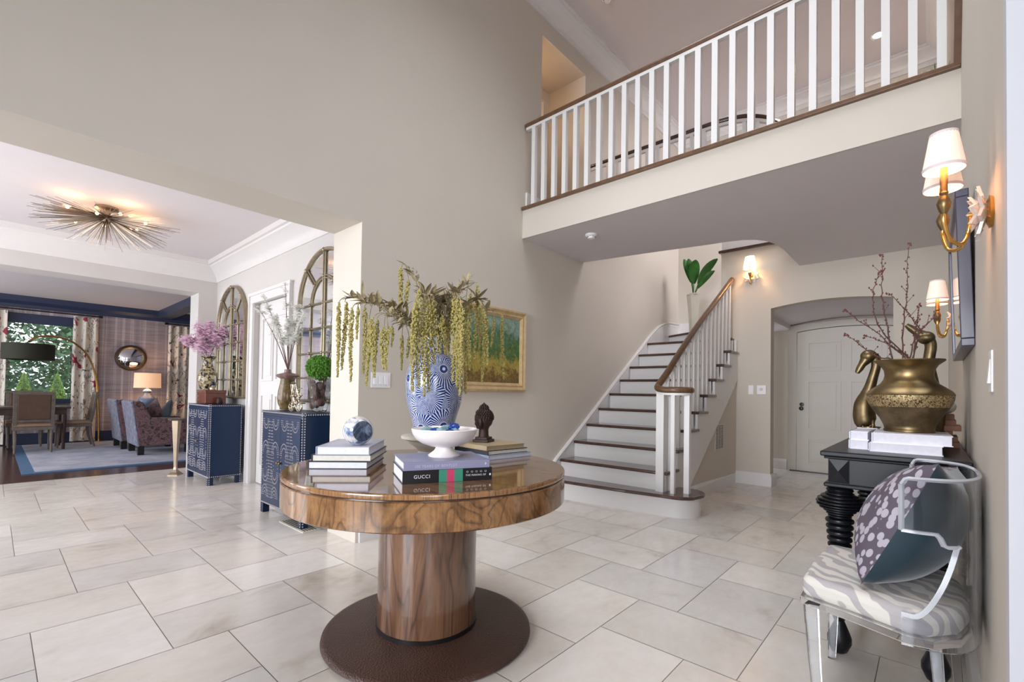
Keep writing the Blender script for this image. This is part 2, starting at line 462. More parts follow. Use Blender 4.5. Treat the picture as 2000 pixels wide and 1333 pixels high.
# ------------------------------------------------------------------ geometry helpers
class MB:
    def __init__(s):
        s.v, s.f = [], []
    def add(s, vs, fs, mtx=None):
        o = len(s.v)
        s.v += [tuple(mtx @ Vector(p)) if mtx else tuple(p) for p in vs]
        s.f += [tuple(i + o for i in q) for q in fs]
        return s
    def box(s, x0, x1, y0, y1, z0, z1, mtx=None):
        vs = [(x, y, z) for z in (z0, z1) for y in (y0, y1) for x in (x0, x1)]
        return s.add(vs, [(0, 2, 3, 1), (4, 5, 7, 6), (0, 1, 5, 4), (2, 6, 7, 3), (0, 4, 6, 2), (1, 3, 7, 5)], mtx)
    def cbox(s, c, d, rz=0.0, mtx=None):
        m = Matrix.Translation(c) @ Matrix.Rotation(rz, 4, 'Z')
        if mtx: m = mtx @ m
        return s.box(-d[0] / 2, d[0] / 2, -d[1] / 2, d[1] / 2, -d[2] / 2, d[2] / 2, m)
    def prism(s, poly, a, b, axis='Z', mtx=None):
        n = len(poly)
        if axis == 'Z': P = lambda p, h: (p[0], p[1], h)
        elif axis == 'X': P = lambda p, h: (h, p[0], p[1])
        else: P = lambda p, h: (p[0], h, p[1])
        vs = [P(p, a) for p in poly] + [P(p, b) for p in poly]
        fs = [tuple(range(n - 1, -1, -1)), tuple(range(n, 2 * n))] + [(i, (i + 1) % n, n + (i + 1) % n, n + i) for i in range(n)]
        return s.add(vs, fs, mtx)
    def tube(s, pts, r, n=8, caps=True, mtx=None, sq=False, up=None):
        pts = [Vector(p) for p in pts]
        k = len(pts)
        rs = r if isinstance(r, (list, tuple)) else [r] * k
        vs, fs = [], []
        prev = None
        for i, p in enumerate(pts):
            d = (pts[min(i + 1, k - 1)] - pts[max(i - 1, 0)])
            d = d.normalized() if d.length > 1e-9 else Vector((0, 0, 1))
            if prev is None:
                u = Vector(up) if up else (Vector((0, 0, 1)) if abs(d.z) < 0.9 else Vector((1, 0, 0)))
            else:
                u = prev
            a = u - d * u.dot(d)
            a = a.normalized() if a.length > 1e-6 else d.orthogonal().normalized()
            b = d.cross(a)
            prev = a
            for j in range(n):
                t = 2 * PI * (j + 0.5) / n
                q = p + (a * cos(t) + b * sin(t)) * rs[i] * (1.414 if sq else 1)
                vs.append(tuple(q))
        for i in range(k - 1):
            for j in range(n):
                fs.append((i * n + j, i * n + (j + 1) % n, (i + 1) * n + (j + 1) % n, (i + 1) * n + j))
        if caps:
            fs.append(tuple(range(n - 1, -1, -1)))
            fs.append(tuple((k - 1) * n + j for j in range(n)))
        return s.add(vs, fs, mtx)
    def lathe(s, prof, n=32, c=(0, 0, 0), mtx=None, wob=None):
        vs, fs = [], []
        for (r, z) in prof:
            for j in range(n):
                t = 2 * PI * j / n
                q = r * (wob(t, z) if wob else 1)
                vs.append((c[0] + q * cos(t), c[1] + q * sin(t), c[2] + z))
        for i in range(len(prof) - 1):
            for j in range(n):
                fs.append((i * n + j, i * n + (j + 1) % n, (i + 1) * n + (j + 1) % n, (i + 1) * n + j))
        ring = prof[0][0] > 1e-3 and prof[-1][0] > 1e-3 and len(prof) > 3 and abs(prof[0][0] - prof[-1][0]) + abs(prof[0][1] - prof[-1][1]) < 0.045
        if ring:
            L = (len(prof) - 1) * n
            for j in range(n): fs.append((L + j, L + (j + 1) % n, (j + 1) % n, j))
        else:
            if prof[0][0] > 1e-5: fs.append(tuple(range(n - 1, -1, -1)))
            if prof[-1][0] > 1e-5: fs.append(tuple((len(prof) - 1) * n + j for j in range(n)))
        return s.add(vs, fs, mtx)
    def ball(s, c, r, n=10, sc=(1, 1, 1), mtx=None):
        pr = [(max(1e-6, sin(PI * i / n)) * 1, -cos(PI * i / n)) for i in range(n + 1)]
        m = Matrix.Translation(c) @ Matrix.Diagonal((r * sc[0], r * sc[1], r * sc[2], 1))
        if mtx: m = mtx @ m
        return s.lathe(pr, max(6, n + 2), (0, 0, 0), m)
    def octa(s, c, r, sc=(1, 1, 1)):
        x, y, z = c
        a, b, d = r * sc[0], r * sc[1], r * sc[2]
        return s.add([(x + a, y, z), (x - a, y, z), (x, y + b, z), (x, y - b, z), (x, y, z + d), (x, y, z - d)],
                     [(0, 2, 4), (2, 1, 4), (1, 3, 4), (3, 0, 4), (2, 0, 5), (1, 2, 5), (3, 1, 5), (0, 3, 5)])
    def sweep(s, path, prof, closed=False, mtx=None, cap=True):
        """prof: (out, up) offsets; path: list of 3D points in a horizontal-ish plane; out is the left normal of travel"""
        n = len(prof); k = len(path); vs, fs = [], []
        P = [Vector(p) for p in path]
        for i in range(k):
            if closed:
                d0 = (P[i] - P[i - 1]).normalized(); d1 = (P[(i + 1) % k] - P[i]).normalized()
            else:
                d0 = (P[i] - P[max(i - 1, 0)]); d1 = (P[min(i + 1, k - 1)] - P[i])
                if d0.length < 1e-9: d0 = d1
                if d1.length < 1e-9: d1 = d0
                d0, d1 = d0.normalized(), d1.normalized()
            n0 = Vector((-d0.y, d0.x, 0)); n1 = Vector((-d1.y, d1.x, 0))
            m = n0 + n1
            m = m / max(1e-6, m.dot(n0))
            for (o, u) in prof:
                vs.append(tuple(P[i] + m * o + Vector((0, 0, u))))
        rng = k if closed else k - 1
        for i in range(rng):
            for j in range(n):
                a = i * n; b = ((i + 1) % k) * n
                fs.append((a + j, a + (j + 1) % n, b + (j + 1) % n, b + j))
        if not closed and cap:
            fs.append(tuple(range(n - 1, -1, -1))); fs.append(tuple((k - 1) * n + j for j in range(n)))
        return s.add(vs, fs, mtx)
    def build(s, name, mat, parent=None, smooth=None, bevel=0.0, seg=2, loc=None, rot=None):
        me = bpy.data.meshes.new(name)
        me.from_pydata(s.v, [], s.f)
        me.update()
        me.materials.append(mat if not isinstance(mat, str) else M[mat])
        o = bpy.data.objects.new(name, me)
        COL.objects.link(o)
        if smooth is not None:
            me.polygons.foreach_set('use_smooth', [True] * len(me.polygons))
            me.set_sharp_from_angle(angle=R_(smooth))
        if bevel:
            b = o.modifiers.new('bevel', 'BEVEL')
            b.width = bevel; b.segments = seg; b.limit_method = 'ANGLE'; b.angle_limit = R_(40)
        if parent is not None: o.parent = parent
        if loc is not None: o.location = loc
        if rot is not None: o.rotation_euler = rot
        return o

def fixn(o):
    import bmesh
    bm = bmesh.new(); bm.from_mesh(o.data)
    bmesh.ops.recalc_face_normals(bm, faces=bm.faces)
    bm.to_mesh(o.data); bm.free()
    return o

def thing(name, label, cat, loc=(0, 0, 0), rz=0.0, group=None, rot=None):
    o = bpy.data.objects.new(name, None)
    o.empty_display_size = 0.05
    COL.objects.link(o)
    o.location = loc
    o.rotation_euler = rot if rot else (0, 0, rz)
    return tag(o, label, cat, group)
def tag(o, label, cat, group=None):
    o['label'] = label; o['category'] = cat
    if group: o['group'] = group
    return o
def struct(o):
    o['kind'] = 'structure'
    return o
def bez(p0, p1, p2, p3, n=12):
    P = [Vector(p) for p in (p0, p1, p2, p3)]
    out = []
    for i in range(n + 1):
        t = i / n
        out.append(P[0] * (1 - t) ** 3 + P[1] * 3 * t * (1 - t) ** 2 + P[2] * 3 * t * t * (1 - t) + P[3] * t ** 3)
    return out
def S(name, mat, fn, bevel=0.0, smooth=None):
    mb = MB(); fn(mb)
    return struct(mb.build(name, mat, bevel=bevel, smooth=smooth))

# ------------------------------------------------------------------ floor: herringbone of travertine slabs
XL, XR, YF = -3.14, 0.125, 6.5
def herring():
    a, b = 0.405, 0.615
    x0, y0 = 0.98 - a, 2.395 - a
    X0, X1, Y0, Y1 = -7.78, 1.6, -5.4, 8.3
    vs, fs, tints = [], [], []
    rr = random.Random(11)
    # grout bed
    vs += [(X0, Y0, -0.0025), (X1, Y0, -0.0025), (X1, Y1, -0.0025), (X0, Y1, -0.0025)]
    fs.append((0, 1, 2, 3)); tints.append(0.5)
    g = 0.0017
    for k in range(-45, 46):
        for m in range(-30, 31):
            ox, oy = x0 + k * a + m * b, y0 + k * a - m * b
            for (rx0, ry0, rx1, ry1) in ((0, 0, b, a), (0, a, a, a + b)):
                p0, q0, p1, q1 = ox + rx0 + g, oy + ry0 + g, ox + rx1 - g, oy + ry1 - g
                p0, p1 = -p1, -p0
                p0, p1, q0, q1 = max(p0, X0), min(p1, X1), max(q0, Y0), min(q1, Y1)
                if p1 - p0 < 0.01 or q1 - q0 < 0.01: continue
                i = len(vs)
                vs += [(p0, q0, 0), (p1, q0, 0), (p1, q1, 0), (p0, q1, 0)]
                fs.append((i, i + 1, i + 2, i + 3)); tints.append(rr.random())
    me = bpy.data.meshes.new('floor')
    me.from_pydata(vs, [], fs)
    me.materials.append(M['tile']); me.materials.append(M['grout'])
    me.polygons[0].material_index = 1
    at = me.attributes.new('tint', 'FLOAT', 'FACE')
    at.data.foreach_set('value', tints)
    o = bpy.data.objects.new('floor', me); COL.objects.link(o)
    return struct(o)
herring()
S('floor', 'planks', lambda m: m.box(-12.9, -7.78, -3.2, 4.6, -0.05, 0.0))
S('trim_1', 'treadwood', lambda m: m.box(-7.82, -7.765, -3.2, 1.84, -0.02, 0.004))

# ------------------------------------------------------------------ hall walls and ceilings
CE = 5.42
def left_wall(m):
    x0, x1 = -3.56, XL
    m.box(x0, x1, 1.81, 3.9, 0, CE)
    m.box(x0, x1, -0.9, 1.81, 2.37, CE)
    m.box(x0, x1, -5.5, -0.9, 0, CE)
    m.box(x0, x1, 3.9, 4.75, 0, 3.01)
    m.box(x0, x1, 3.9, 4.75, 5.01, CE)
    m.box(x0, x1, 4.75, 7.8, 0, CE)
S('wall_left', 'wall', left_wall)
def right_wall(m):
    m.box(XR, XR + 0.2, 1.56, 8.4, 0, CE)
S('wall_right', 'wall', right_wall)
S('trim_14', 'wall', lambda m: m.box(-3.562, XL - 0.001, 1.806, 1.8105, 0, 2.37))
S('wall_entry', 'cool_wall', lambda m: (m.box(XR, 1.8, 1.5, 1.56, 0, CE), m.box(1.6, 1.8, -5.5, 1.56, 0, CE)))
def front_wall(m):   # entrance wall behind the camera with its tall glazed opening
    m.box(-3.56, -3.0, -5.5, -5.4, 0, CE); m.box(0.6, 1.8, -5.5, -5.4, 0, CE)
    m.box(-3.0, 0.6, -5.5, -5.4, 2.9, CE); m.box(-3.0, 0.6, -5.5, -5.4, 0, 0.35)
S('wall_front', 'wall', front_wall)
S('ceiling', 'ceiling', lambda m: m.box(-3.56, 1.8, -5.5, 7.9, CE, CE + 0.1))
crownprof = [(0, 0), (0.02, 0), (0.02, 0.05), (0.04, 0.06), (0.055, 0.10), (0.10, 0.15), (0.14, 0.165), (0.145, 0.185), (0.17, 0.19), (0.17, 0.21), (0, 0.21)]
S('trim_2', 'trim', lambda m: m.sweep([(XR, 7.6, CE - .21), (XL, 7.6, CE - .21), (XL, -5.4, CE - .21)], crownprof), smooth=35)
S('trim_2', 'trim', lambda m: m.sweep([(XR, 1.57, CE - .21), (XR, 7.6, CE - .21)], crownprof), smooth=35)
S('trim_16', 'trim', lambda m: [m.box(-.10 + k * .06, -.07 + k * .06, 7.56, 7.6, 3.01, 5.15) for k in range(4)])
S('wall_back', 'wall', lambda m: (m.box(XL, -2.3, 7.6, 7.8, 0, CE), m.box(-2.3, XR, 7.6, 7.8, 2.42, CE)))
# far wall below the landing, with the segmental arch
def far_wall(m):
    def arch(n=16):
        return [(-1.5 + (1.19) * i / n, 2.225 + 0.055 * (1 - (2 * i / n - 1) ** 2)) for i in range(n + 1)]
    m.box(-2.1, -1.5, YF, YF + 0.16, 0, 2.225)
    m.box(-0.31, XR, YF, YF + 0.16, 0, 2.225)
    poly = [(-2.1, 2.225)] + arch() + [(XR, 2.225), (XR, 3.03), (-2.1, 3.03)]
    m.prism(poly, YF, YF + 0.16, 'Y')
S('wall_far', 'wall', far_wall)
S('trim_3', 'treadwood', lambda m: m.box(-2.13, -1.2, YF - 0.03, YF + 0.2, 3.03, 3.065), bevel=0.006)
S('trim_4', 'trim', lambda m: m.box(-2.1, -1.2, YF + 0.01, YF + 0.15, 3.065, 3.5))
# alcove behind the arch
S('wall_alcove', 'wall', lambda m: (m.box(-2.3, 0.3, 8.28, 8.4, 0, 2.5), m.box(-5.5, -5.4, 6.66, 8.4, 0, 1.9)))
S('ceiling', 'ceiling', lambda m: m.prism([(-1.62, 2.16)] + [(-1.62 + 1.5 * i / 16, 2.225 + 0.07 * (1 - (2 * i / 16 - 1) ** 2)) for i in range(17)] + [(-0.1, 2.16), (XR, 2.16), (XR, 2.4), (-2.3, 2.4), (-2.3, 2.16)], YF + 0.16, 8.28, 'Y'))
def base_prof(h=0.155, t=0.02):
    return [(0, 0), (t, 0), (t, h - 0.035), (t * 0.7, h - 0.02), (t * 0.35, h), (0, h)]
S('baseboard_far', 'trim', lambda m: m.sweep([(-1.49, YF + 0.2, 0), (-1.5, YF, 0), (-1.92, YF, 0), (-1.9, 4.62, 0)], [(-a if False else a, b) for a, b in base_prof()]))
S('baseboard_far', 'trim', lambda m: m.sweep([(XR, YF, 0), (-0.31, YF, 0), (-0.31, YF + .2, 0)], base_prof()))
S('baseboard_right', 'trim', lambda m: m.sweep([(XR, 1.54, 0), (XR, 6.5, 0)], base_prof()))
S('baseboard_alcove', 'trim', lambda m: m.sweep([(-1.68, 8.28, 0), (-2.29, 8.28, 0)], base_prof()))
S('baseboard_left', 'trim', lambda m: m.sweep([(XL, 3.95, 0), (XL, 1.83, 0)], [(-a, b) for a, b in base_prof()][::-1] if False else base_prof()))

# added frames round two of the fill lamps, on solid ceiling and wall
def rect_frame(m, mtx, w, h, t=.08, d=.04):
    for (a, b, c, e_) in ((-w / 2 - t, w / 2 + t, h / 2, h / 2 + t), (-w / 2 - t, w / 2 + t, -h / 2 - t, -h / 2), (-w / 2 - t, -w / 2, -h / 2, h / 2), (w / 2, w / 2 + t, -h / 2, h / 2)):
        m.box(a, b, c, e_, -d / 2, d / 2, mtx)
S('window_3', 'trim', lambda m: rect_frame(m, Matrix.Translation((-1.2, 2.3, 5.39)), 1.95, 2.25))
S('window_4', 'trim', lambda m: rect_frame(m, Matrix.Translation((1.58, -.6, 1.25)) @ Matrix.Rotation(R_(90), 4, 'Z') @ Matrix.Rotation(R_(90), 4, 'X'), 1.9, 1.8))
# alcove door
def panel_door(name, parent_loc, w, h, cols, rows, arch=0.0, mat='trim', rz=0, t=0.045):
    """door leaf in local XZ, facing -Y, origin at bottom left"""
    n = 14
    poly = [(0, 0), (w, 0), (w, h)] + [(w - w * i / n, h + arch * (1 - (2 * i / n - 1) ** 2)) for i in range(1, n)] + [(0, h)]
    mb = MB(); mb.prism(poly, 0, t, 'Y')
    for (x0, x1) in cols:
        for (z0, z1) in rows:
            f = 0.022
            for (a0, a1, b0, b1) in ((x0, x1, z0, z0 + f), (x0, x1, z1 - f, z1), (x0, x0 + f, z0 + f, z1 - f), (x1 - f, x1, z0 + f, z1 - f)):
                mb.box(a0, a1, -0.016, 0.001, b0, b1)
            mb.box(x0 + .06, x1 - .06, -0.010, 0.001, z0 + .06, z1 - .06)
    o = struct(mb.build(name, mat, loc=parent_loc, rot=(0, 0, rz)))
    return o
d1 = panel_door('door_1', (-1.535, 8.2, 0.012), 1.22, 2.09, [(0.14, 0.56), (0.66, 1.08)], [(1.50, 1.94), (0.62, 1.36), (0.12, 0.5)], 0.05, mat='door_paint')
hb = MB(); hb.lathe([(0.02, 0), (0.03, 0.012), (0.0, 0.014)], 14, mtx=Matrix.Translation((0.07, -0.0, 1.0)) @ Matrix.Rotation(R_(90), 4, 'X'))
hb.lathe([(0.012, 0), (0.012, 0.03), (0.026, 0.045), (0.03, 0.06), (0.02, 0.075), (0, 0.078)], 14, mtx=Matrix.Translation((0.07, -0.0, 0.94)) @ Matrix.Rotation(R_(90), 4, 'X'))
hb.build('door_knob', 'black', d1, smooth=40)
def casing(m):
    n = 14; w, h = 1.22, 2.10
    out = [(-1.655, 0), (-1.655, h + .02)] + [(-1.655 + (w + .24) * i / n, h + .1 + 0.05 * (1 - (2 * i / n - 1) ** 2)) for i in range(n + 1)] + [(-0.195, 0)]
    inn = [(-0.31, 0)] + [(-0.31 - (w) * i / n, h + 0.012 + 0.05 * (1 - (2 * i / n - 1) ** 2)) for i in range(n + 1)] + [(-1.54, 0)]
    m.prism(out + inn, 8.2, 8.285, 'Y')
S('trim_5', 'door_paint', casing)
S('trim_6', 'black', lambda m: m.box(-1.62, -0.3, 8.16, 8.24, 0.0, 0.012))

# landing slab of the upper hall, with the curved stairwell cut
SZ0, SZ1 = 2.712, 3.01
cut = [(-3.14, 4.76), (-2.4, 4.88), (-1.8, 5.0), (-1.56, 5.04), (-1.43, 5.08), (-1.33, 5.15), (-1.25, 5.28), (-1.205, 5.45), (-1.19, 5.7), (-1.19, 6.5)]
slab = [(-3.14, 3.634), (XR, 3.634), (XR, 7.6), (-1.19, 7.6)] + cut[::-1]
S('ceiling', 'ceiling', lambda m: m.prism(slab, SZ0, SZ1 - 0.01, 'Z'))
S('trim_7', 'wall', lambda m: m.box(XL, XR, 3.619, 3.633, SZ0 - 0.002, SZ1 - 0.012))
S('trim_8', 'railwood', lambda m: m.box(XL, XR, 3.59, 3.72, SZ1 - 0.012, SZ1 + 0.018), bevel=0.005)
S('floor', 'railwood', lambda m: m.prism([(x, y + (0.001)) for x, y in slab[:2]] + slab[2:], SZ1 - 0.0095, SZ1, 'Z'))
S('trim_9', 'railwood', lambda m: m.tube([(0.11, 3.605, 3.02), (0.11, 3.2, 3.72)], 0.016, 4, sq=True))
S('baseboard_upper', 'trim', lambda m: m.box(XL, XL + .02, 3.66, 3.9, 3.02, 3.2))
# upper doorway hall beyond the opening in the left wall
S('wall_upper_hall', 'wall', lambda m: (m.box(-5.2, -3.56, 4.75, 4.85, 3.0, 5.1), m.box(-5.2, -3.56, 3.3, 3.4, 3.0, 5.1), m.box(-5.3, -5.2, 3.3, 4.85, 3.0, 5.1), m.box(-3.95, -3.755, 3.4, 4.75, 4.9, 5.009)))
S('trim_15', 'trim', lambda m: (m.box(-3.76, -3.70, 3.4, 3.52, 3.01, 4.93), m.box(-3.76, -3.70, 4.64, 4.75, 3.01, 4.93), m.box(-3.75, -3.69, 3.4, 4.75, 4.86, 5.0085)))
S('ceiling', 'wall', lambda m: m.box(-5.3, -3.561, 3.3, 4.85, 5.01, 5.1))
S('floor', 'railwood', lambda m: m.box(-5.3, -3.15, 3.905, 4.745, 3.011, 3.02))
ud = panel_door('door_2', (-3.74, 3.5, 3.01), 1.15, 1.86, [(0.12, 0.52), (0.62, 1.02)], [(1.42, 1.76), (0.7, 1.32), (0.12, 0.6)], 0, rz=R_(90))
kb = MB(); kb.ball((1.06, -0.03, 0.95), 0.03, 8); kb.build('door_knob', 'black', ud, smooth=50)
point('upper_hall_lamp', (-3.58, 4.05, 4.45), 1.6, (1.0, 0.62, 0.33), 0.04)

# ------------------------------------------------------------------ staircase
def nz(n): return 0.0165 + 0.1863 * n
def ny(n): return 4.28 + 0.266 * (n - 2)
st = thing('staircase', 'white staircase with dark walnut treads rising along the left wall and curving at the top', 'staircase', (-2.5, 4.2, 0))
def SP(mb, name, mat, **k):
    mb.v = [(x + 2.5, y - 4.2, z) for x, y, z in mb.v]
    return mb.build(name, mat, st, **k)
def round_end(x0, x1, y0, y1, n=10):
    r = (y1 - y0) / 2
    return [(x0, y0), (x1 - r, y0)] + [(x1 - r + r * sin(PI * i / n), y0 + r - r * cos(PI * i / n)) for i in range(1, n)] + [(x1 - r, y1), (x0, y1)]
# first step: bullnose bowed out
f0 = [(-3.11, 4.07), (-2.7, 4.09), (-2.2, 4.13), (-1.9, 4.175)]
step1 = f0 + [(-1.80 + 0.2 * sin(PI * i / 12), 4.40 - 0.22 * cos(PI * i / 12)) for i in range(0, 13)] + [(-1.95, 4.62), (-3.11, 4.62)]
def grow(poly, d):
    cx = sum(p[0] for p in poly) / len(poly); cy = sum(p[1] for p in poly) / len(poly)
    return [(x + (d if x > -2 else 0), y - (d if y < 4.3 else (-d * 0.7 if x > -1.9 else 0))) for x, y in poly]
SP(MB().prism(step1, 0, nz(1) - 0.032), 'riser', 'trim', smooth=30)
SP(MB().prism(grow(step1, 0.03), nz(1) - 0.032, nz(1)), 'tread', 'treadwood', bevel=0.01)
for n in range(2, 11):
    SP(MB().box(-3.11, -1.93, ny(n) + 0.03, ny(n) + 0.31, nz(n - 1) - 0.0 if n > 1 else 0, nz(n) - 0.032), 'riser', 'trim')
    e = ny(n) + 0.30
    if n < 10:
        SP(MB().box(-3.11, -1.86, ny(n), e, nz(n) - 0.032, nz(n)), 'tread', 'treadwood', bevel=0.01)
    else:
        SP(MB().prism([(-3.11, ny(n)), (-1.93, ny(n)), (-1.93, 6.66), (-2.3, 6.85), (-3.11, 7.3)], nz(n) - 0.032, nz(n)), 'tread', 'treadwood', bevel=0.01)
# winders turning towards the upper hall behind the far wall
SP(MB().prism([(-3.11, 7.19), (-2.12, 6.68), (-2.0, 6.68), (-2.0, 7.58), (-3.11, 7.58)], nz(10), nz(11) - 0.032), 'riser', 'trim')
SP(MB().prism([(-3.11, 7.16), (-2.12, 6.62), (-2.0, 6.67), (-2.0, 7.59), (-3.11, 7.59)], nz(11) - 0.032, nz(11)), 'tread', 'treadwood', bevel=0.008)
for q in range(12, 17):
    x = -2.0 + (q - 12) * 0.19
    SP(MB().box(x, x + 0.22, 6.67, 7.59, nz(q) - 0.2, nz(q) - 0.032), 'riser', 'trim')
    SP(MB().box(x - 0.03, x + 0.2, 6.67, 7.59, nz(q) - 0.032, nz(q)), 'tread', 'treadwood', bevel=0.008)
# outer stringer wall under the stair
def stringer(x0, x1, lo=0.0):
    pts = [(4.62, 0.0)]
    top = []
    for n in range(2, 11):
        top += [(ny(n) + 0.03, nz(n - 1) - 0.03 if n > 2 else nz(1)), (ny(n) + 0.03, nz(n) - 0.034)]
    top += [(6.5, nz(10) - 0.034)]
    return top
band = stringer(0, 0)
low = [(6.5, 1.33), (5.9, 0.885), (5.15, 0.335), (4.72, 0.03), (4.6, 0.0), (4.31, 0.0)]
SP(MB().prism(band + low, -1.91, -1.885, 'X'), 'stringer', 'trim')
SP(MB().prism([(4.45, 0), (6.5, 0), (6.5, 1.7), (6.3, 1.62), (4.45, 0.28)], -1.93, -1.9, 'X'), 'side_wall', 'wall')
# inner skirt board along the left wall
up = [(3.93, 0.16), (4.1, 0.30), (4.231, 0.405), (4.682, 0.71), (5.513, 1.296), (6.232, 1.8), (6.6, 2.055), (6.8, 2.17), (7.0, 2.245), (7.2, 2.28), (7.59, 2.3)]
SP(MB().prism(up + [(7.59, 1.75), (6.5, 1.75), (4.1, 0.0), (3.93, 0.0)], XL + 0.002, XL + 0.03, 'X'), 'skirt_board', 'trim')
SP(MB().tube([(XL + 0.03, y, z - 0.012) for y, z in up], 0.014, 6), 'skirt_moulding', 'trim', smooth=50)
SP(MB().tube([(XL + 0.028, y, z - 0.06) for y, z in up], 0.006, 6), 'skirt_moulding', 'trim', smooth=50)
SP(MB().box(-3.11, -2.0, 7.57, 7.598, 2.0, 2.3), 'skirt_board', 'trim')

# stair railing: handrail, balusters, clustered newel
ra = thing('stair_railing', 'curved brown wood handrail on white square balusters along the staircase', 'railing', (-1.95, 4.3, 0))
def RP(mb, name, mat, **k):
    mb.v = [(x + 1.95, y - 4.3, z) for x, y, z in mb.v]
    return mb.build(name, mat, ra, **k)
hx = -1.95
# curve at the foot: the rail swings round the post cluster
foot = [(-1.70, 4.44, 1.168), (-1.69, 4.36, 1.168), (-1.73, 4.29, 1.168), (-1.80, 4.255, 1.168), (-1.89, 4.25, 1.17), (-1.955, 4.27, 1.185), (-1.97, 4.33, 1.225)]
rise = [(hx, 4.5, 1.365), (hx, 4.8, 1.585), (hx, 5.224, 1.878), (hx, 5.6, 2.115), (hx, 5.9, 2.30), (hx, 6.2, 2.49), (hx, 6.45, 2.65)]
def smooth_path(P, n=4):
    P = [Vector(p) for p in P]; out = []
    for i in range(len(P) - 1):
        p0, p1, p2, p3 = P[max(i - 1, 0)], P[i], P[i + 1], P[min(i + 2, len(P) - 1)]
        for k in range(n):
            t = k / n
            out.append(0.5 * ((2 * p1) + (p2 - p0) * t + (2 * p0 - 5 * p1 + 4 * p2 - p3) * t * t + (3 * p1 - p0 - 3 * p2 + p3) * t ** 3))
    out.append(P[-1]); return out
hp = smooth_path(foot + rise)
RP(MB().tube(hp, 0.032, 10), 'handrail', 'railwood', smooth=50)
RP(MB().tube([p - Vector((0, 0, 0.034)) for p in hp], 0.014, 4, sq=True), 'sub_rail', 'trim')
def rail_z(y):
    pr = [(4.33, 1.225)] + [(p[1], p[2]) for p in rise]
    for (a, b), (c, d) in zip(pr, pr[1:]):
        if a <= y <= c: return b + (d - b) * (y - a) / (c - a)
    return pr[-1][1]
def bal(x, y, z0, z1, w=0.034):
    RP(MB().box(x - w / 2, x + w / 2, y - w / 2, y + w / 2, z0, z1), 'baluster', 'trim')
for (x, y, w) in ((-1.925, 4.29, 0.075), (-1.80, 4.27, 0.036), (-1.705, 4.37, 0.05), (-1.885, 4.39, 0.034)):
    bal(x, y, nz(1), 1.14, w)
for n in range(2, 11):
    for dy in (0.07, 0.2):
        y = ny(n) + dy
        if y < 4.4: continue
        if y < 6.45: bal(hx, y, nz(n), rail_z(y) - 0.04)

# balcony railing in front of the landing
br_ = thing('balcony_railing', 'white square baluster railing with brown wood handrail across the upper landing', 'railing', (-1.5, 3.65, 3.03))
def BP(mb, name, mat, **k):
    mb.v = [(x + 1.5, y - 3.65, z - 3.03) for x, y, z in mb.v]
    return mb.build(name, mat, br_, **k)
BP(MB().tube([(-3.13, 3.65, 3.885), (XR - 0.01, 3.65, 3.885)], 0.03, 8), 'handrail', 'railwood', smooth=50)
BP(MB().box(-3.12, XR - 0.01, 3.63, 3.67, 3.835, 3.862), 'sub_rail', 'trim')
nb = 25
bx0, bx1 = -3.02, 0.045
for i in range(nb):
    x = bx0 + (bx1 - bx0) * i / (nb - 1)
    BP(MB().box(x - 0.0215, x + 0.0215, 3.6285, 3.6715, 3.03, 3.837), 'baluster', 'trim')
# stairwell railing further back
sw = thing('stairwell_railing', 'dark topped white railing curving round the stairwell behind the landing balusters', 'railing', (-2.0, 4.84, 3.01))
sp = smooth_path([(-3.12, 4.845, 3.9), (-2.67, 4.85, 3.9), (-2.03, 4.86, 3.9), (-1.73, 4.86, 3.9), (-1.5, 4.89, 3.9), (-1.33, 4.98, 3.9), (-1.2, 5.15, 3.9), (-1.13, 5.4, 3.9), (-1.12, 5.8, 3.9), (-1.12, 6.45, 3.9)])
q = [p - Vector((-2.0, 4.84, 3.01)) for p in sp]
MB().tube(q, 0.028, 8).build('handrail', 'treadwood', sw, smooth=50)
MB().tube([p - Vector((0, 0, 0.035)) for p in q], 0.016, 4, sq=True).build('sub_rail', 'trim', sw)
acc, last = 0.0, q[0]
for p in q[1:]:
    L_ = (p - last).length; 
    while acc + L_ >= 0.125:
        t_ = (0.125 - acc) / L_
        last = last + (p - last) * t_; L_ = (p - last).length; acc = 0
        MB().box(last.x - .018, last.x + .018, last.y - .018, last.y + .018, 0.0, p.z - 0.05).build('baluster', 'trim', sw)
    acc += L_; last = p

# ------------------------------------------------------------------ passage room (ante room) with the arched mirrors
S('ceiling', 'ceiling', lambda m: m.box(-7.75, -3.56, -2.4, 2.07, 2.84, 2.9))
def mirror_wall(m):   # opening for the door
    m.box(-7.4, -6.0, 2.07, 2.2, 0, 2.9); m.box(-5.02, -3.5, 2.07, 2.2, 0, 2.9); m.box(-6.0, -5.02, 2.07, 2.2, 2.14, 2.9)
S('wall_passage', 'wall_soft', mirror_wall)
def lounge_header(m):
    m.box(-7.78, -7.4, 1.85, 2.2, 0, 3.0); m.box(-7.78, -7.4, -2.4, 1.85, 2.41, 3.0); m.box(-7.78, -7.4, -2.4, -1.9, 0, 2.41)
S('wall_passage_end', 'wall_soft', lounge_header)
def passage_front(m):
    m.box(-7.75, -7.0, -2.4, -2.3, 0, 2.9); m.box(-4.0, -3.56, -2.4, -2.3, 0, 2.9); m.box(-7.0, -4.0, -2.4, -2.3, 2.5, 2.9); m.box(-7.0, -4.0, -2.4, -2.3, 0, 0.25)
S('wall_passage_front', 'wall_soft', passage_front)
crown2 = [(0, 0), (0.015, 0), (0.02, 0.06), (0.05, 0.10), (0.10, 0.16), (0.13, 0.18), (0.135, 0.20), (0.16, 0.205), (0.16, 0.26), (0, 0.26)]
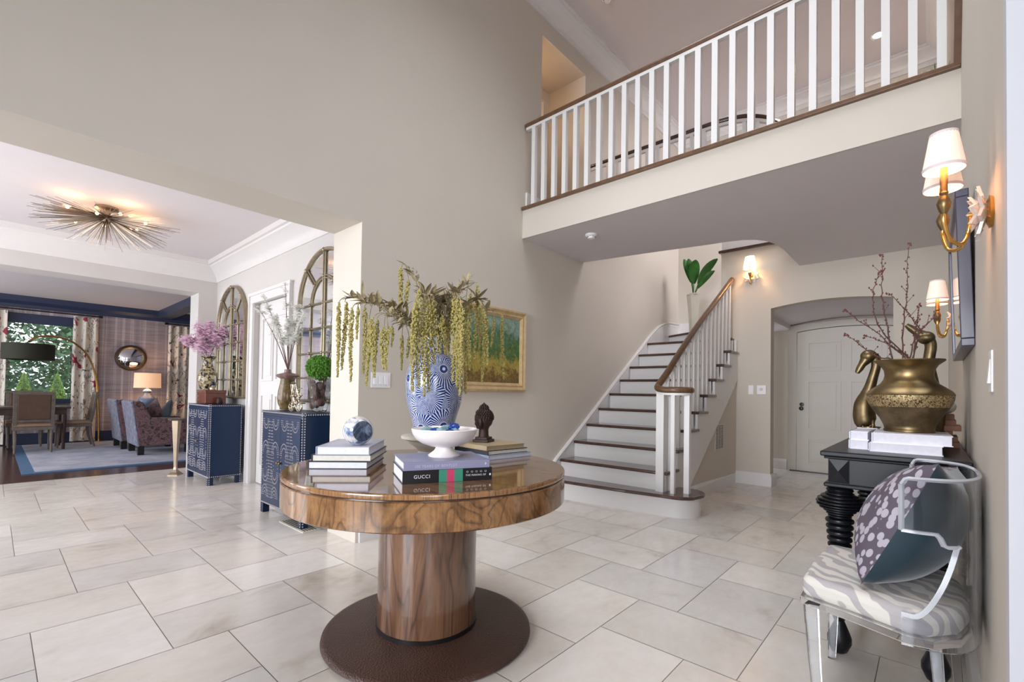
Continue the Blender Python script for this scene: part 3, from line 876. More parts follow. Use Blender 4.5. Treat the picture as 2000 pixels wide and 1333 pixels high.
S('trim_10', 'trim', lambda m: m.sweep([(-3.56, 2.07, 2.58), (-7.4, 2.07, 2.58), (-7.4, -2.3, 2.58)], crown2), smooth=35)
S('baseboard_passage', 'trim', lambda m: m.sweep([(-3.56, 2.07, 0), (-4.93, 2.07, 0)], base_prof()))
S('baseboard_passage', 'trim', lambda m: m.sweep([(-6.09, 2.07, 0), (-7.4, 2.07, 0), (-7.4, 1.86, 0)], base_prof()))
def casing3(m):
    for (x0, x1, z0, z1) in ((-6.09, -5.99, 0, 2.129), (-5.03, -4.93, 0, 2.129), (-6.09, -4.93, 2.13, 2.24)):
        m.box(x0, x1, 2.045, 2.07, z0, z1)
    for (x0, x1, z0, z1) in ((-6.092, -6.065, 0, 2.214), (-4.955, -4.928, 0, 2.214), (-6.10, -4.92, 2.215, 2.25)):
        m.box(x0, x1, 2.03, 2.0449, z0, z1)
S('trim_11', 'trim', casing3)
panel_door('door_3', (-5.99, 2.13, 0.01), 0.96, 2.12, [(0.12, 0.44), (0.52, 0.84)], [(1.2, 1.95), (0.2, 1.05)])

def arched_mirror(name, label, cx):
    t = thing(name, label, 'mirror', (cx, 2.045, 1.01), group='arched window mirrors')
    w, zs, R = 0.52, 0.92, 0.50
    def arch(r, zb=0.0, n=24, sp=zs):
        return [(-r, zb)] + [(-r * cos(PI * i / n), sp + r * 0.97 * sin(PI * i / n)) for i in range(n + 1)] + [(r, zb)]
    pts = [(x, -0.012, z) for x, z in arch(0.51)]
    mb = MB(); mb.tube(pts, 0.016, 6, up=(0, 1, 0)); mb.tube([(-0.51, -0.012, 0), (0.51, -0.012, 0)], 0.016, 6)
    mb.build('frame', 'silver_frame', t, smooth=40)
    mb = MB()
    out = arch(0.525); inn = arch(0.497)[::-1]
    mb.prism(out + inn, -0.02, 0.02, 'Y'); mb.build('frame', 'silver_frame', t)
    mb = MB(); mb.prism(arch(0.5), 0.0, 0.006, 'Y'); mb.build('mirror_glass', 'mirror', t)
    mb = MB()
    for dx in (-0.018, 0.018): mb.tube([(dx, -0.008, 0), (dx, -0.008, zs + 0.47)], 0.009, 6)
    for dx in (-0.26, 0.26): mb.tube([(dx, -0.008, 0), (dx, -0.008, zs)], 0.009, 6)
    for k in range(4):
        z = zs - k * 0.233
        mb.tube([(-0.5, -0.008, z), (0.5, -0.008, z)], 0.010, 6)
    for r in (0.26, 0.235):
        mb.tube([(x, -0.008, z) for x, z in arch(r, zs)], 0.008, 6, up=(0, 1, 0))
    for a in (45, 135):
        for s_ in (-1, 1):
            c, s2 = cos(R_(a)), sin(R_(a)); ox, oz = -s2 * .014 * s_, c * .014 * s_
            mb.tube([(c * .26 + ox, -0.008, zs + s2 * .255 + oz), (c * .5 + ox, -0.008, zs + s2 * .485 + oz)], 0.008, 6)
    for x in (-0.26, 0, 0.26):
        for k in range(4): mb.ball((x, -0.014, zs - k * .233), 0.017, 6)
    for a in (45, 90, 135):
        mb.ball((cos(R_(a)) * .25, -0.014, zs + sin(R_(a)) * .25), 0.018, 6)
        mb.ball((cos(R_(a)) * .505, -0.016, zs + sin(R_(a)) * .49), 0.022, 6)
    mb.build('muntins', 'silver_frame', t, smooth=50)
arched_mirror('arched_mirror', 'arched window-pane mirror on the wall behind the pink blossom vase', -6.70)
arched_mirror('arched_mirror', 'arched window-pane mirror on the wall behind the green moss ball', -4.19)

def studs(mb, pts, r=0.0055, dy=0.0):
    for (x, y, z) in pts: mb.octa((x, y, z), r)
def cabinet(x0, label):
    W, D, H, L = 0.836, 0.345, 0.925, 0.085
    t = thing('studded_cabinet', label, 'cabinet', (x0, 1.675, 0), group='studded navy cabinets')
    MB().box(0, W, 0, D, L, H - 0.022).build('body', 'navy', t, bevel=0.003)
    MB().box(-0.006, W + 0.006, -0.006, D, H - 0.022, H).build('top', 'navy', t, bevel=0.004)
    for (a, b) in ((0, 0), (W - .055, 0), (0, D - .055), (W - .055, D - .055)):
        MB().box(a, a + .055, b, b + .055, 0, L).build('leg', 'navy', t)
    for k in range(2):
        a = 0.03 + k * (W / 2 - 0.03 + 0.002)
        d = MB().box(a, a + W / 2 - 0.034, -0.010, 0.0, L + 0.03, H - 0.045).build('door', 'navy', t, bevel=0.002)
        mb = MB(); w = W / 2 - 0.034; z0, z1 = L + .03, H - .045
        cx = a + w / 2; pts = []
        for s_ in (-1, 1):
            for q in range(26):                                    # central columns
                z = z0 + .05 + q * (z1 - z0 - .1) / 25
                pts += [(cx + s_ * .014, z), (cx + s_ * .034 * (1 + .25 * sin(q * .5)), z), (cx + s_ * .054 * (1 + .3 * sin(q * .5)), z)]
            for zc, rr_, up in ((z1 - .03, .085, -1), (z1 - .03, .055, -1), (z0 + .44, .10, 1), (z0 + .44, .065, 1), (z0 + .28, .10, -1), (z0 + .28, .065, -1), (z0 + .06, .09, 1), (z0 + .06, .06, 1), (z0 + .06, .03, 1)):
                n = int(rr_ * 190)
                for q in range(n + 1):
                    an = PI * q / n
                    px, pz = cx + s_ * .105 + cos(an) * rr_ * .72, zc + up * sin(an) * rr_
                    if a + .008 < px < a + w - .008 and z0 + .008 < pz < z1 - .008: pts.append((px, pz))
            for q in range(9):
                pts.append((cx + s_ * (.075 + .09 * (q % 2)), z0 + .30 + q * .017))
        studs(mb, [(x, -0.012, z) for x, z in pts], 0.0052)
        mb.build('nailheads', 'stud', d)
        kb = MB(); kb.ball((W / 2 + (-.022 if k == 0 else .022), -0.022, L + .40), 0.011, 6); kb.build('knob', 'brass', d, smooth=60)
    mb = MB(); pts = []
    n = 44
    for q in range(n + 1):
        z = H * q / n
        pts += [(W + .003, 0.012, z), (0.010, -0.004, z), (W - .010, -0.004, z), (W + .003, D - .012, z)]
    for q in range(19):
        y = D * q / 18
        pts += [(W + .007, y, H - .012), (W + .003, y, L + .012)]
    for q in range(44):
        x = W * q / 43
        pts += [(x, -0.008, H - .012), (x, -0.004, L + .012)]
    studs(mb, pts, 0.008)
    mb.build('nailhead_trim', 'stud', t)
    return t
cabinet(-6.978, 'navy lacquered nailhead cabinet with the pink blossom vase and wooden box on top')
cabinet(-4.575, 'navy lacquered nailhead cabinet with the white blossom vase and moss ball on top')

# tall tapered metal stand
t = thing('pedestal_stand', 'slim tapered champagne metal pedestal stand beside the far navy cabinet', 'stand', (-7.2, 1.6, 0))
MB().lathe([(0.085, 0), (0.085, 0.012), (0.05, 0.04), (0.026, 0.07), (0.02, 0.10), (0.028, 0.3), (0.052, 0.70)], 4).build('column', 'nickel', t)
MB().cbox((0, 0, 0.71), (0.16, 0.16, 0.025)).build('top', 'nickel', t)

# vase with pink blossom
t = tag(MB().lathe([(0.05, 0), (0.058, 0.01), (0.052, 0.03), (0.06, 0.1), (0.09, 0.2), (0.117, 0.3), (0.105, 0.38), (0.07, 0.44), (0.056, 0.5), (0.058, 0.54), (0.08, 0.585), (0.096, 0.6), (0.09, 0.597), (0.05, 0.54), (0.0, 0.5)], 28).build('chinoiserie_vase', 'chinoiserie', smooth=60, loc=(-6.93, 1.86, 0.93 - 0.004)),
        'tall black and cream mottled vase holding pink blossom on the far navy cabinet', 'vase')
def blossom(mb, c, r, rng):
    for k in range(5):
        a = 2 * PI * k / 5 + rng.random()
        tl = rng.uniform(-.5, .5)
        u = Vector((cos(a), sin(a), tl)).normalized()
        v = Vector((-sin(a), cos(a), 0))
        p = Vector(c)
        mb.add([p, p + u * r * .6 + v * r * .42, p + u * r, p + u * r * .6 - v * r * .42], [(0, 1, 2, 3)])
def blossom_branch(name, label, base, tip, petal, dens, spread, r, rng, group, mat_stem='stemwood', bend=0.1, sub=5, side=0.12):
    b = Vector(base); tpt = Vector(tip)
    o = thing(name, label, 'branch', base, group=group)
    mid1 = (tpt - b) * .35 + Vector((0, 0, bend)); mid2 = (tpt - b) * .75 + Vector((0, 0, bend * .6))
    P = bez((0, 0, 0), mid1, mid2, tpt - b, 14)
    mb = MB(); mb.tube(P, [0.0045 * (1 - .6 * i / 14) for i in range(15)], 5)
    fl = MB()
    for k in range(sub):
        i = rng.randint(5, 12); d = Vector((rng.uniform(-1, 1), rng.uniform(-1, 1), rng.uniform(0, 1))).normalized() * side * rng.uniform(.5, 1.2)
        Q = [P[i], P[i] + d * .5 + Vector((0, 0, .01)), P[i] + d]
        mb.tube(Q, [0.003, 0.0022, 0.0012], 4)
        for q in range(int(dens * .3)):
            tt = rng.uniform(.2, 1)
            blossom(fl, P[i] + d * tt + Vector([rng.gauss(0, spread * .6) for _ in range(3)]), r * rng.uniform(.7, 1.2), rng)
    for q in range(dens):
        tt = rng.uniform(.28, 1.0) ** 0.8; i = min(13, int(tt * 14))
        fal = 1 - .5 * tt
        blossom(fl, P[i].lerp(P[i + 1], rng.random()) + Vector([rng.gauss(0, spread * fal) for _ in range(3)]), r * rng.uniform(.7, 1.2), rng)
    mb.build('twigs', mat_stem, o, smooth=60)
    fl.build('blossoms', petal, o)
    return o
rg = random.Random(5)
for i, (tip, lab) in enumerate((((-7.05, 1.62, 1.72), 'pink blossom branch reaching towards the lounge opening'), ((-6.98, 1.76, 1.88), 'pink blossom branch between the highest one and the one nearest the lounge'),
                 ((-6.93, 1.88, 1.98), 'highest pink blossom branch, pointing straight up'), ((-6.85, 1.98, 1.80), 'pink blossom branch in front of the arched mirror, below the outermost one'),
                 ((-6.80, 2.0, 1.86), 'outermost pink blossom branch on the arched mirror side'), ((-6.9, 1.74, 1.66), 'short pink blossom branch low at the front of the vase'))):
    blossom_branch('blossom_branch', lab, (-6.93, 1.86, 1.45), tip, 'blossom_pink', 105, 0.048, 0.036, rg, 'pink blossom branches', sub=4, side=.1)
# wooden box + small ornament
t = thing('wooden_box', 'reddish brown wooden box with metal corner straps on the far navy cabinet', 'box', (-6.62, 1.80, 0.93))
MB().box(-0.17, 0.17, -0.09, 0.13, 0, 0.16).build('body', 'mahogany', t, bevel=0.004)
MB().box(-0.174, 0.174, -0.094, 0.134, 0.125, 0.165).build('lid', 'mahogany', t, bevel=0.004)
for z in (0.03, 0.08, 0.135): MB().box(-0.15, -0.11, -0.099, -0.09, z, z + .018).build('metal_strap', 'silver', t)
t = thing('glass_decanter', 'small dark stoppered glass ornament on the wooden box', 'ornament', (-6.64, 1.84, 1.095))
MB().lathe([(0.035, 0), (0.04, 0.02), (0.02, 0.05), (0.012, 0.06)], 12).build('body', 'silver', t, smooth=50)
MB().ball((0, 0, 0.08), 0.024, 8).build('stopper', 'navy', t, smooth=60)
tag(MB().lathe([(0.03, 0), (0.035, 0.01), (0.03, 0.06), (0.02, 0.075), (0, 0.08)], 12).build('small_jar', 'bronze', smooth=50, loc=(-6.38, 1.84, 0.93)), 'small dark metal jar beside the wooden box', 'jar')

# vase with white blossom
t = thing('stoneware_vase', 'mottled brown stoneware vase with mauve fluted rim on the nearer navy cabinet', 'vase', (-4.5, 1.86, 0.93))
MB().lathe([(0.06, 0), (0.066, 0.006), (0.064, 0.02), (0.08, 0.05), (0.088, 0.1), (0.082, 0.17), (0.066, 0.25), (0.062, 0.29), (0.06, 0.30)], 28).build('body', 'stoneware', t, smooth=60)
MB().lathe([(0.06, 0.285), (0.092, 0.305), (0.098, 0.318), (0.085, 0.33), (0.05, 0.34), (0.034, 0.345), (0.032, 0.375), (0.026, 0.37), (0.0, 0.33)], 36, wob=lambda a, z: 1 + (.05 * sin(a * 9) if z > .29 and z < .335 else 0)).build('rim', 'stoneware_rim', t, smooth=60)
rg = random.Random(9)
for tip, lab, dn in (((-4.93, 1.72, 1.93), 'white blossom branch leaning furthest towards the panelled door', 60), ((-4.82, 1.74, 2.02), 'long white blossom branch second furthest towards the panelled door', 110),
                 ((-4.47, 1.80, 2.10), 'upright white blossom branch with a bare tip', 60), ((-4.28, 1.86, 1.88), 'white blossom branch crossing the arched mirror, topmost', 170),
                 ((-4.14, 1.84, 1.80), 'white blossom branch reaching furthest over the moss ball', 170), ((-4.55, 1.74, 1.78), 'short dense white blossom branch in the middle of the vase', 190),
                 ((-4.38, 1.8, 1.76), 'short white blossom branch beside the middle one, mirror side', 170)):
    blossom_branch('blossom_branch', lab, (-4.5, 1.86, 1.29), tip, 'blossom_white', int(dn * .55), 0.019, 0.026, rg, 'white blossom branches', sub=3, side=.05)

# topiary in a glass vase of cones
t = thing('moss_topiary', 'round green moss ball in a clear flared glass vase of pine cones', 'plant', (-3.98, 1.92, 0.93))
gl = MB(); gl.lathe([(0, 0), (0.055, 0), (0.065, 0.01), (0.085, 0.12), (0.115, 0.26), (0.125, 0.30), (0.121, 0.30), (0.111, 0.26), (0.081, 0.12), (0.06, 0.012), (0.0, 0.012)], 8)
gl.build('glass_vase', 'glass', t)
mb = MB(); rg = random.Random(4)
for q in range(900):
    a, z = rg.uniform(0, 2 * PI), rg.uniform(-1, 1); rr_ = math.sqrt(1 - z * z)
    k = rg.uniform(.8, 1.04) * .115
    mb.octa((rr_ * cos(a) * k, rr_ * sin(a) * k, .38 + z * k * .92), .011)
mb.ball((0, 0, .38), .10, 12); mb.build('foliage', 'moss', t)
mb = MB()
for q in range(26):
    mb.ball((rg.uniform(-.06, .06), rg.uniform(-.06, .06), rg.uniform(.04, .27)), .026, 6, (1, 1, 1.3))
mb.build('pine_cones', 'stemwood', t)
def filigree(loc, s, label, rz):
    t = thing('metal_carriage', label, 'ornament', loc, rz, group='filigree metal ornaments')
    for (dx, r) in ((-.05, .04), (.05, .04)):
        mb = MB()
        mb.tube([(dx + r * s * cos(2 * PI * i / 16), -.02, r * s + .003 + r * s * sin(2 * PI * i / 16)) for i in range(17)], .006 * s, 5, up=(0, 1, 0), caps=False)
        for k in range(5):
            a = 2 * PI * k / 5; mb.tube([(dx, -.02, r * s + .003), (dx + r * s * cos(a), -.02, r * s + .003 + r * s * sin(a))], .004, 4)
        mb.build('wheel', 'silver', t, smooth=50)
    mb = MB()
    mb.box(-.08, .08, -.02, .02, .07 * s, .08 * s)
    g = random.Random(int(loc[0] * 100))
    for k in range(12):
        a = g.uniform(0, PI); h = g.uniform(.05, .13)
        mb.tube(bez((g.uniform(-.06, .06), 0, .08 * s), (g.uniform(-.09, .09), 0, .08 * s + h * .5), (g.uniform(-.09, .09), -.01, h + .08), (g.uniform(-.08, .08), -.01, .08 * s + h), 6), .0045, 5)
        mb.ball((g.uniform(-.08, .08), -.01, .08 * s + g.uniform(.0, .12)), .011, 6)
    mb.build('scrollwork', 'silver', t, smooth=50)
filigree((-4.12, 1.79, 0.925), 1.0, 'small tarnished silver carriage ornament with wheels on the nearer navy cabinet', 0.2)
t = thing('metal_figure', 'tarnished silver openwork candle ornament between the stoneware vase and the moss ball', 'ornament', (-4.33, 1.84, 0.925))
mb = MB(); g = random.Random(2)
mb.lathe([(.035, 0), (.04, .01), (.015, .03), (.012, .1), (.03, .13), (.012, .16), (.01, .24), (.028, .25), (.0, .27)], 10)
for k in range(8):
    mb.tube(bez((0, 0, .08), (g.uniform(-.07, .07), 0, .1), (g.uniform(-.08, .08), 0, .2), (g.uniform(-.06, .06), 0, .24), 6), .004, 5)
mb.build('scrollwork', 'silver', t, smooth=50)

# floor register by the cabinet
t = thing('floor_register', 'pale floor air register set flush in the tiles below the nearer navy cabinet', 'vent', (-3.84, 1.72, 0))
MB().box(-.26, .2, -.07, .07, 0.0005, .006).build('frame', 'cream_stone', t)
mb = MB()
for i in range(5): mb.box(-.24, .18, -.05 + i * .022, -.042 + i * .022, .006, .0075)
mb.build('slots', 'black', t)

# starburst ceiling light
t = thing('starburst_chandelier', 'spiky champagne metal starburst light with small glowing bulbs flush under the ceiling', 'light', (-5.9, 0.7, 2.84))
MB().lathe([(0.0, 0), (0.09, -0.002), (0.09, -0.02), (0.03, -0.03), (0.03, -0.08), (0, -0.085)], 20).build('canopy', 'nickel', t, smooth=40)
MB().ball((0, 0, -.11), .045, 10).build('hub', 'nickel', t, smooth=60)
g = random.Random(21); mb = MB()
for k in range(280):
    a = g.uniform(0, 2 * PI); el = -abs(g.gauss(0.05, .25)) if g.random() < .85 else g.uniform(-1.3, -.4)
    el = max(el, -1.35); L_ = g.uniform(.34, .60) * (1 - .45 * min(1, abs(el) / 1.2))
    d = Vector((cos(a) * cos(el), sin(a) * cos(el), sin(el)))
    p = Vector((0, 0, -.10))
    mb.tube([p + d * .03, p + d * L_], [.0034, .0018], 3)
mb.build('rods', 'nickel', t)
for k in range(9):
    a = 2 * PI * k / 9 + .3; r = .24 + .08 * (k % 2)
    p = Vector((r * cos(a), r * sin(a), -.10 - .02 * (k % 3)))
    MB().ball(tuple(p), .013, 8).build('bulb', 'bulb', t, smooth=60)
for a in (0.4, 1.9, 3.4, 5.2):
    point('starburst_glow', (-5.9 + .3 * cos(a), 0.7 + .3 * sin(a), 2.73), 0.45, WARM, .03)

# ------------------------------------------------------------------ lounge
XW = -12.8
def win_wall(m):
    m.box(XW - .15, XW, -3.2, -.1, 0, 3); m.box(XW - .15, XW, 1.12, 2.75, 0, 3); m.box(XW - .15, XW, 3.5, 4.6, 0, 3)
    for a, b in ((-.1, 1.12), (2.75, 3.5)):
        m.box(XW - .15, XW, a, b, 0, .8); m.box(XW - .15, XW, a, b, 2.48, 3)
S('wall_lounge_window', 'wallpaper', win_wall)
S('wall_lounge_side', 'wallpaper', lambda m: m.box(XW, -7.4, 4.5, 4.6, 0, 3))
def lounge_front(m):
    m.box(XW, -12.4, -3.3, -3.2, 0, 3); m.box(-8.4, -7.4, -3.3, -3.2, 0, 3); m.box(-12.4, -8.4, -3.3, -3.2, 2.5, 3); m.box(-12.4, -8.4, -3.3, -3.2, 0, .5)
S('wall_lounge_front', 'wallpaper', lounge_front)
S('wall_lounge_inner', 'wall_soft', lambda m: m.box(-7.7, -7.6, 2.2, 4.5, 0, 3))
S('ceiling', 'ceiling', lambda m: m.box(XW - .15, -7.6, -3.3, 4.6, 2.8, 2.9))
S('trim_12', 'navy_trim', lambda m: m.sweep([(-7.8, 4.5, 2.58), (XW, 4.5, 2.58), (XW, -3.2, 2.58)], [(0, 0), (.03, 0), (.04, .06), (.09, .12), (.12, .22), (0, .22)]))
S('trim_13', 'navy_trim', lambda m: m.box(XW, -7.8, 2.42, 2.66, 2.64, 2.8))
def window(n, y0, y1):
    def fr(m):
        for (a, b, c, d) in ((y0, y1, .8, .86), (y0, y1, 2.3, 2.48), (y0, y0 + .05, .86, 2.3), (y1 - .05, y1, .86, 2.3)):
            m.box(XW - .1, XW + .01, a, b, c, d)
        m.box(XW - .02, XW + .07, y0 - .05, y1 + .05, .77, .80)
    w = S('window_%d' % n, 'navy_trim', fr)
    MB().box(XW - .06, XW - .055, y0, y1, .8, 2.48).build('pane', 'glass', w)
window(1, -.1, 1.12); window(2, 2.75, 3.5)
S('baseboard_lounge', 'navy_trim', lambda m: m.box(XW, XW + .025, -3.2, 4.5, 0, .2))

def curtain(y0, y1, label):
    mb = MB(); n = 60; pr = []
    for i in range(n + 1):
        y = y0 + (y1 - y0) * i / n
        pr.append((XW + .10 + .035 * sin(i / n * (y1 - y0) / .075 * PI), y))
    vs = []
    for z in (0.02, 2.5):
        for (x, y) in pr: vs.append((x, y, z))
    for z in (2.5, 0.02):
        for (x, y) in pr: vs.append((x - .006, y, z))
    k = n + 1; fs = []
    for i in range(n):
        fs += [(i, i + 1, k + i + 1, k + i), (2 * k + i, 2 * k + i + 1, 3 * k + i + 1, 3 * k + i), (k + i, k + i + 1, 2 * k + i + 1, 2 * k + i), (3 * k + i, 3 * k + i + 1, i + 1, i)]
    mb.add(vs, fs)
    return tag(mb.build('curtain', 'curtain', smooth=80), label, 'curtain', 'bird print curtains')
curtain(-.32, .17, 'bird print curtain hanging on the side of the big window behind the dining chairs')
curtain(1.06, 1.44, 'bird print curtain between the big window and the wall mirror')
curtain(2.62, 3.12, 'bird print curtain at the second window beyond the drum table lamp')
def rod(y0, y1, label):
    t = thing('curtain_rod', label, 'curtain rod', (XW + .1, y0, 2.54), group='curtain rods')
    MB().tube([(0, 0, 0), (0, y1 - y0, 0)], .013, 8).build('rod', 'black', t, smooth=50)
    for y in (0.0, y1 - y0): MB().tube([(0, y - .03, 0), (0, y + .03, 0)], .026, 10).build('finial', 'black', t, smooth=50)
    for y in (.12, y1 - y0 - .12): MB().box(-.1, .0, y - .008, y + .008, -.008, .008).build('bracket', 'black', t)
rod(-.4, 1.47, 'black curtain rod across the top of the big lounge window')
rod(2.58, 3.7, 'black curtain rod over the second lounge window, partly behind the pillar')

# wall mirror, convex
t = thing('convex_mirror', 'round convex wall mirror with dark and gold moulded frame on striped wallpaper', 'mirror', (XW + .02, 1.985, 1.735), rot=(0, R_(90), 0))
MB().lathe([(0.2, 0), (0.27, 0), (0.275, .02), (0.265, .045), (0.245, .05), (0.23, .03), (0.201, .002)], 40).build('frame', 'diningwood', t, smooth=40)
MB().lathe([(0.222, .02), (0.242, .03), (0.238, .05), (0.226, .05), (0.220, .03)], 40).build('inner_rim', 'brass', t, smooth=40)
MB().lathe([(0.228, .02), (0.19, .045), (0.13, .066), (0.065, .08), (0.0, .084)], 40).build('mirror_glass', 'mirror', t, smooth=80)

# rug
t = thing('area_rug', 'large silver rug with blue border under the lounge furniture', 'rug', (-10.4, 1.9, 0))
MB().box(-2.1, 2.0, -1.62, 2.4, 0.001, .012).build('border', 'rug_edge', t)
MB().box(-2.0, 1.9, -1.50, 2.3, 0.011, .018).build('field', 'rug', t)

# dining table, chairs
t = thing('dining_table', 'dark wooden dining table in front of the big lounge window', 'table', (-11.6, .1, 0))
MB().box(-.45, .45, -.9, .84, .72, .755).build('tabletop', 'diningwood', t, bevel=.006)
MB().box(-.40, .40, -.85, .79, .62, .72).build('apron', 'diningwood', t)
for x in (-.37, .37):
    for y in (-.82, .76): MB().tube([(x, y, .62), (x, y, .5), (x, y, 0.019)], [.035, .035, .022], 8).build('leg', 'diningwood', t, smooth=40)
for (x, y) in ((.37, .5), (.37, -.3)): MB().ball((x + .04, y, .67), .013, 6).build('drawer_knob', 'brass', t)
def dchair():
    t = thing('dining_chair', 'brown leather dining chair with its square back turned to the hall', 'chair', (-11.1, .48, 0.0), R_(90), group='dining chairs')
    sw_, sd = .24, .23
    MB().box(-sw_, sw_, -sd, sd, .44, .49).build('seat', 'tan_seat', t, bevel=.02, seg=3)
    MB().box(-sw_, sw_, -sd, sd, .385, .44).build('seat_frame', 'greywood', t, bevel=.005)
    for x in (-1, 1):
        MB().tube([(x * .21, sd - .03, .40), (x * .205, sd - .02, .2), (x * .20, sd - .01, 0.019)], [.024, .02, .014], 8).build('leg', 'greywood', t, smooth=40)
        MB().tube([(x * .21, -sd + .03, .40), (x * .205, -sd + .01, .2), (x * .21, -sd - .04, 0.019)], [.024, .02, .015], 8).build('leg', 'greywood', t, smooth=40)
    b = Matrix.Translation((0, -sd + .02, .46)) @ Matrix.Rotation(R_(8), 4, 'X')
    mb = MB()
    for x in (-.215, .215): mb.box(x - .025, x + .025, -.02, .02, 0, .51, b)
    mb.box(-.24, .24, -.02, .02, .51, .56, b); mb.box(-.19, .19, -.02, .02, .06, .10, b)
    mb.build('back_frame', 'greywood', t, bevel=.004)
    MB().box(-.19, .19, -.028, .028, .10, .51, b).build('back_panel', 'tan_leather', t, bevel=.01)
    return t
def dup(root, loc, rz, label=None, group=None):
    r = root.copy(); COL.objects.link(r); r.location = loc; r.rotation_euler = (0, 0, rz)
    if label: r['label'] = label
    if group: r['group'] = group
    for ch in list(root.children):
        c = ch.copy(); COL.objects.link(c); c.parent = r
        for g_ in list(ch.children):
            d = g_.copy(); COL.objects.link(d); d.parent = c
    return r
dc = dchair()
dup(dc, (-11.62, 1.02, 0), R_(180), 'brown leather dining chair seen from the side at the curtain end of the table')
dup(dc, (-12.15, .42, 0), R_(-90), 'brown leather dining chair on the window side of the table, facing the hall')
dup(dc, (-11.1, -.22, 0), R_(90), 'brown leather dining chair cut by the photo edge, back turned to the hall')

# arc lamp
t = thing('arc_floor_lamp', 'brass arc floor lamp with a wide black drum shade over the dining table', 'lamp', (-12.45, 1.47, 0))
MB().lathe([(.14, .0), (.14, .03), (.03, .04), (0, .04)], 24).build('base', 'brass_bright', t, smooth=40)
P = smooth_path([(0, 0, .03), (0, -.02, .7), (.03, -.08, 1.3), (.1, -.22, 1.72), (.2, -.45, 1.96), (.3, -.7, 2.03), (.42, -.92, 2.0), (.5, -1.04, 1.9)])
MB().tube(P, .017, 8).build('arc_pole', 'brass_bright', t, smooth=60)
MB().lathe([(.33, 1.57), (.34, 1.57), (.34, 1.85), (.33, 1.85), (.33, 1.58)], 32, (.5, -1.04, 0)).build('shade', 'darkshade', t, smooth=40)
MB().lathe([(.0, 1.80), (.33, 1.80), (.33, 1.805), (0, 1.805)], 32, (.5, -1.04, 0)).build('shade_diffuser', 'darkshade', t)

# armchairs
def armchair(loc, label):
    t = thing('armchair', label, 'armchair', loc, group='plum velvet armchairs')
    # faces +Y; outside back in silver velvet
    W = .82
    for x in (-1, 1):
        prof = [(.10, .16), (.06, .5), (.0, .86), (.1, .9), (.16, .84), (.26, .62), (.80, .60), (.84, .56), (.84, .16)]
        MB().prism(prof, x * W / 2 - (.13 if x > 0 else 0), x * W / 2 + (.13 if x < 0 else 0), 'X').build('arm', 'plum', t, bevel=.03, seg=3, smooth=50)
    MB().prism([(.085, .16), (.045, .5), (-.015, .87), (.02, .9), (.07, .5), (.12, .16)], -W / 2 - .005, W / 2 + .005, 'X').build('outside_back', 'silvervelvet', t, bevel=.01)
    MB().prism([(.10, .3), (.06, .87), (.12, .9), (.2, .84), (.28, .4)], -W / 2 + .13, W / 2 - .13, 'X').build('inside_back', 'plum', t, bevel=.03, seg=3, smooth=50)
    MB().box(-W / 2 + .12, W / 2 - .12, .2, .86, .16, .46).build('seat_cushion', 'plum', t, bevel=.04, seg=3, smooth=50)
    mb = MB()
    for x in (-.36, .36):
        for y in (.14, .78): mb.box(x - .04, x + .04, y - .04, y + .04, .019, .16)
    mb.build('feet', 'black', t)
    return t
armchair((-9.88, 1.5, 0), 'plum velvet armchair with silver back nearer the hall')
armchair((-10.98, 1.45, 0), 'plum velvet armchair with silver back nearer the window')
def pillow_mesh(w, th, n=14):
    vs, fs = [], []
    for s_ in (1, -1):
        for i in range(n + 1):
            for j in range(n + 1):
                u, v = 2 * i / n - 1, 2 * j / n - 1
                k = (max(0, 1 - u * u) * max(0, 1 - v * v)) ** .5 * (1 + .05 * sin(u * 7 + v * 3) * (1 - v * v))
                pin = 1 - .10 * (1 - abs(u) ** 2) * abs(v) ** 2; pin2 = 1 - .10 * (1 - abs(v) ** 2) * abs(u) ** 2
                vs.append((u * w / 2 * pin2, s_ * th / 2 * k, v * w / 2 * pin))
    m = (n + 1) ** 2
    F1, F2 = [], []
    for i in range(n):
        for j in range(n):
            a = i * (n + 1) + j
            F1.append((a, a + 1, a + n + 2, a + n + 1)); F2.append((m + a, m + a + n + 1, m + a + n + 2, m + a + 1))
    return vs, F1, F2, m
def pillow(name, label, loc, rot, w, th, m1, m2, group=None):
    vs, F1, F2, m = pillow_mesh(w, th)
    t = thing(name, label, 'cushion', loc, rot=rot, group=group)
    a = MB().add(vs[:m], F1); fixn(a.build('front_cover', m1, t, smooth=180))
    b = MB().add(vs[m:], [tuple(i - m for i in f) for f in F2]); fixn(b.build('back_cover', m2, t, smooth=180))
    return t
pillow('throw_pillow', 'plum patterned pillow leaning in the nearer armchair', (-9.98, 1.86, .66), (R_(-20), R_(45), R_(10)), .42, .14, 'plum', 'plum')
pillow('throw_pillow', 'dark teal pillow leaning in the nearer armchair', (-9.86, 2.02, .66), (R_(-25), R_(45), R_(-20)), .42, .14, 'teal', 'teal')
# settee facing, beyond
t = thing('settee', 'plum patterned settee arm beyond the armchairs beside the cabinet', 'sofa', (-10.2, 3.3, 0))
MB().box(-.9, .9, -.4, .4, .12, .45).build('seat', 'plum', t, bevel=.04, seg=3)
MB().box(-.9, .9, .25, .45, .3, .86).build('backrest', 'plum', t, bevel=.05, seg=3)
for x in (-.95, .83): MB().box(x, x + .14, -.4, .45, .12, .64).build('arm', 'plum', t, bevel=.05, seg=3)
mb = MB()
for x in (-.8, .8):
    for y in (-.34, .38): mb.box(x - .03, x + .03, y - .03, y + .03, .019, .12)
mb.build('feet', 'black', t)
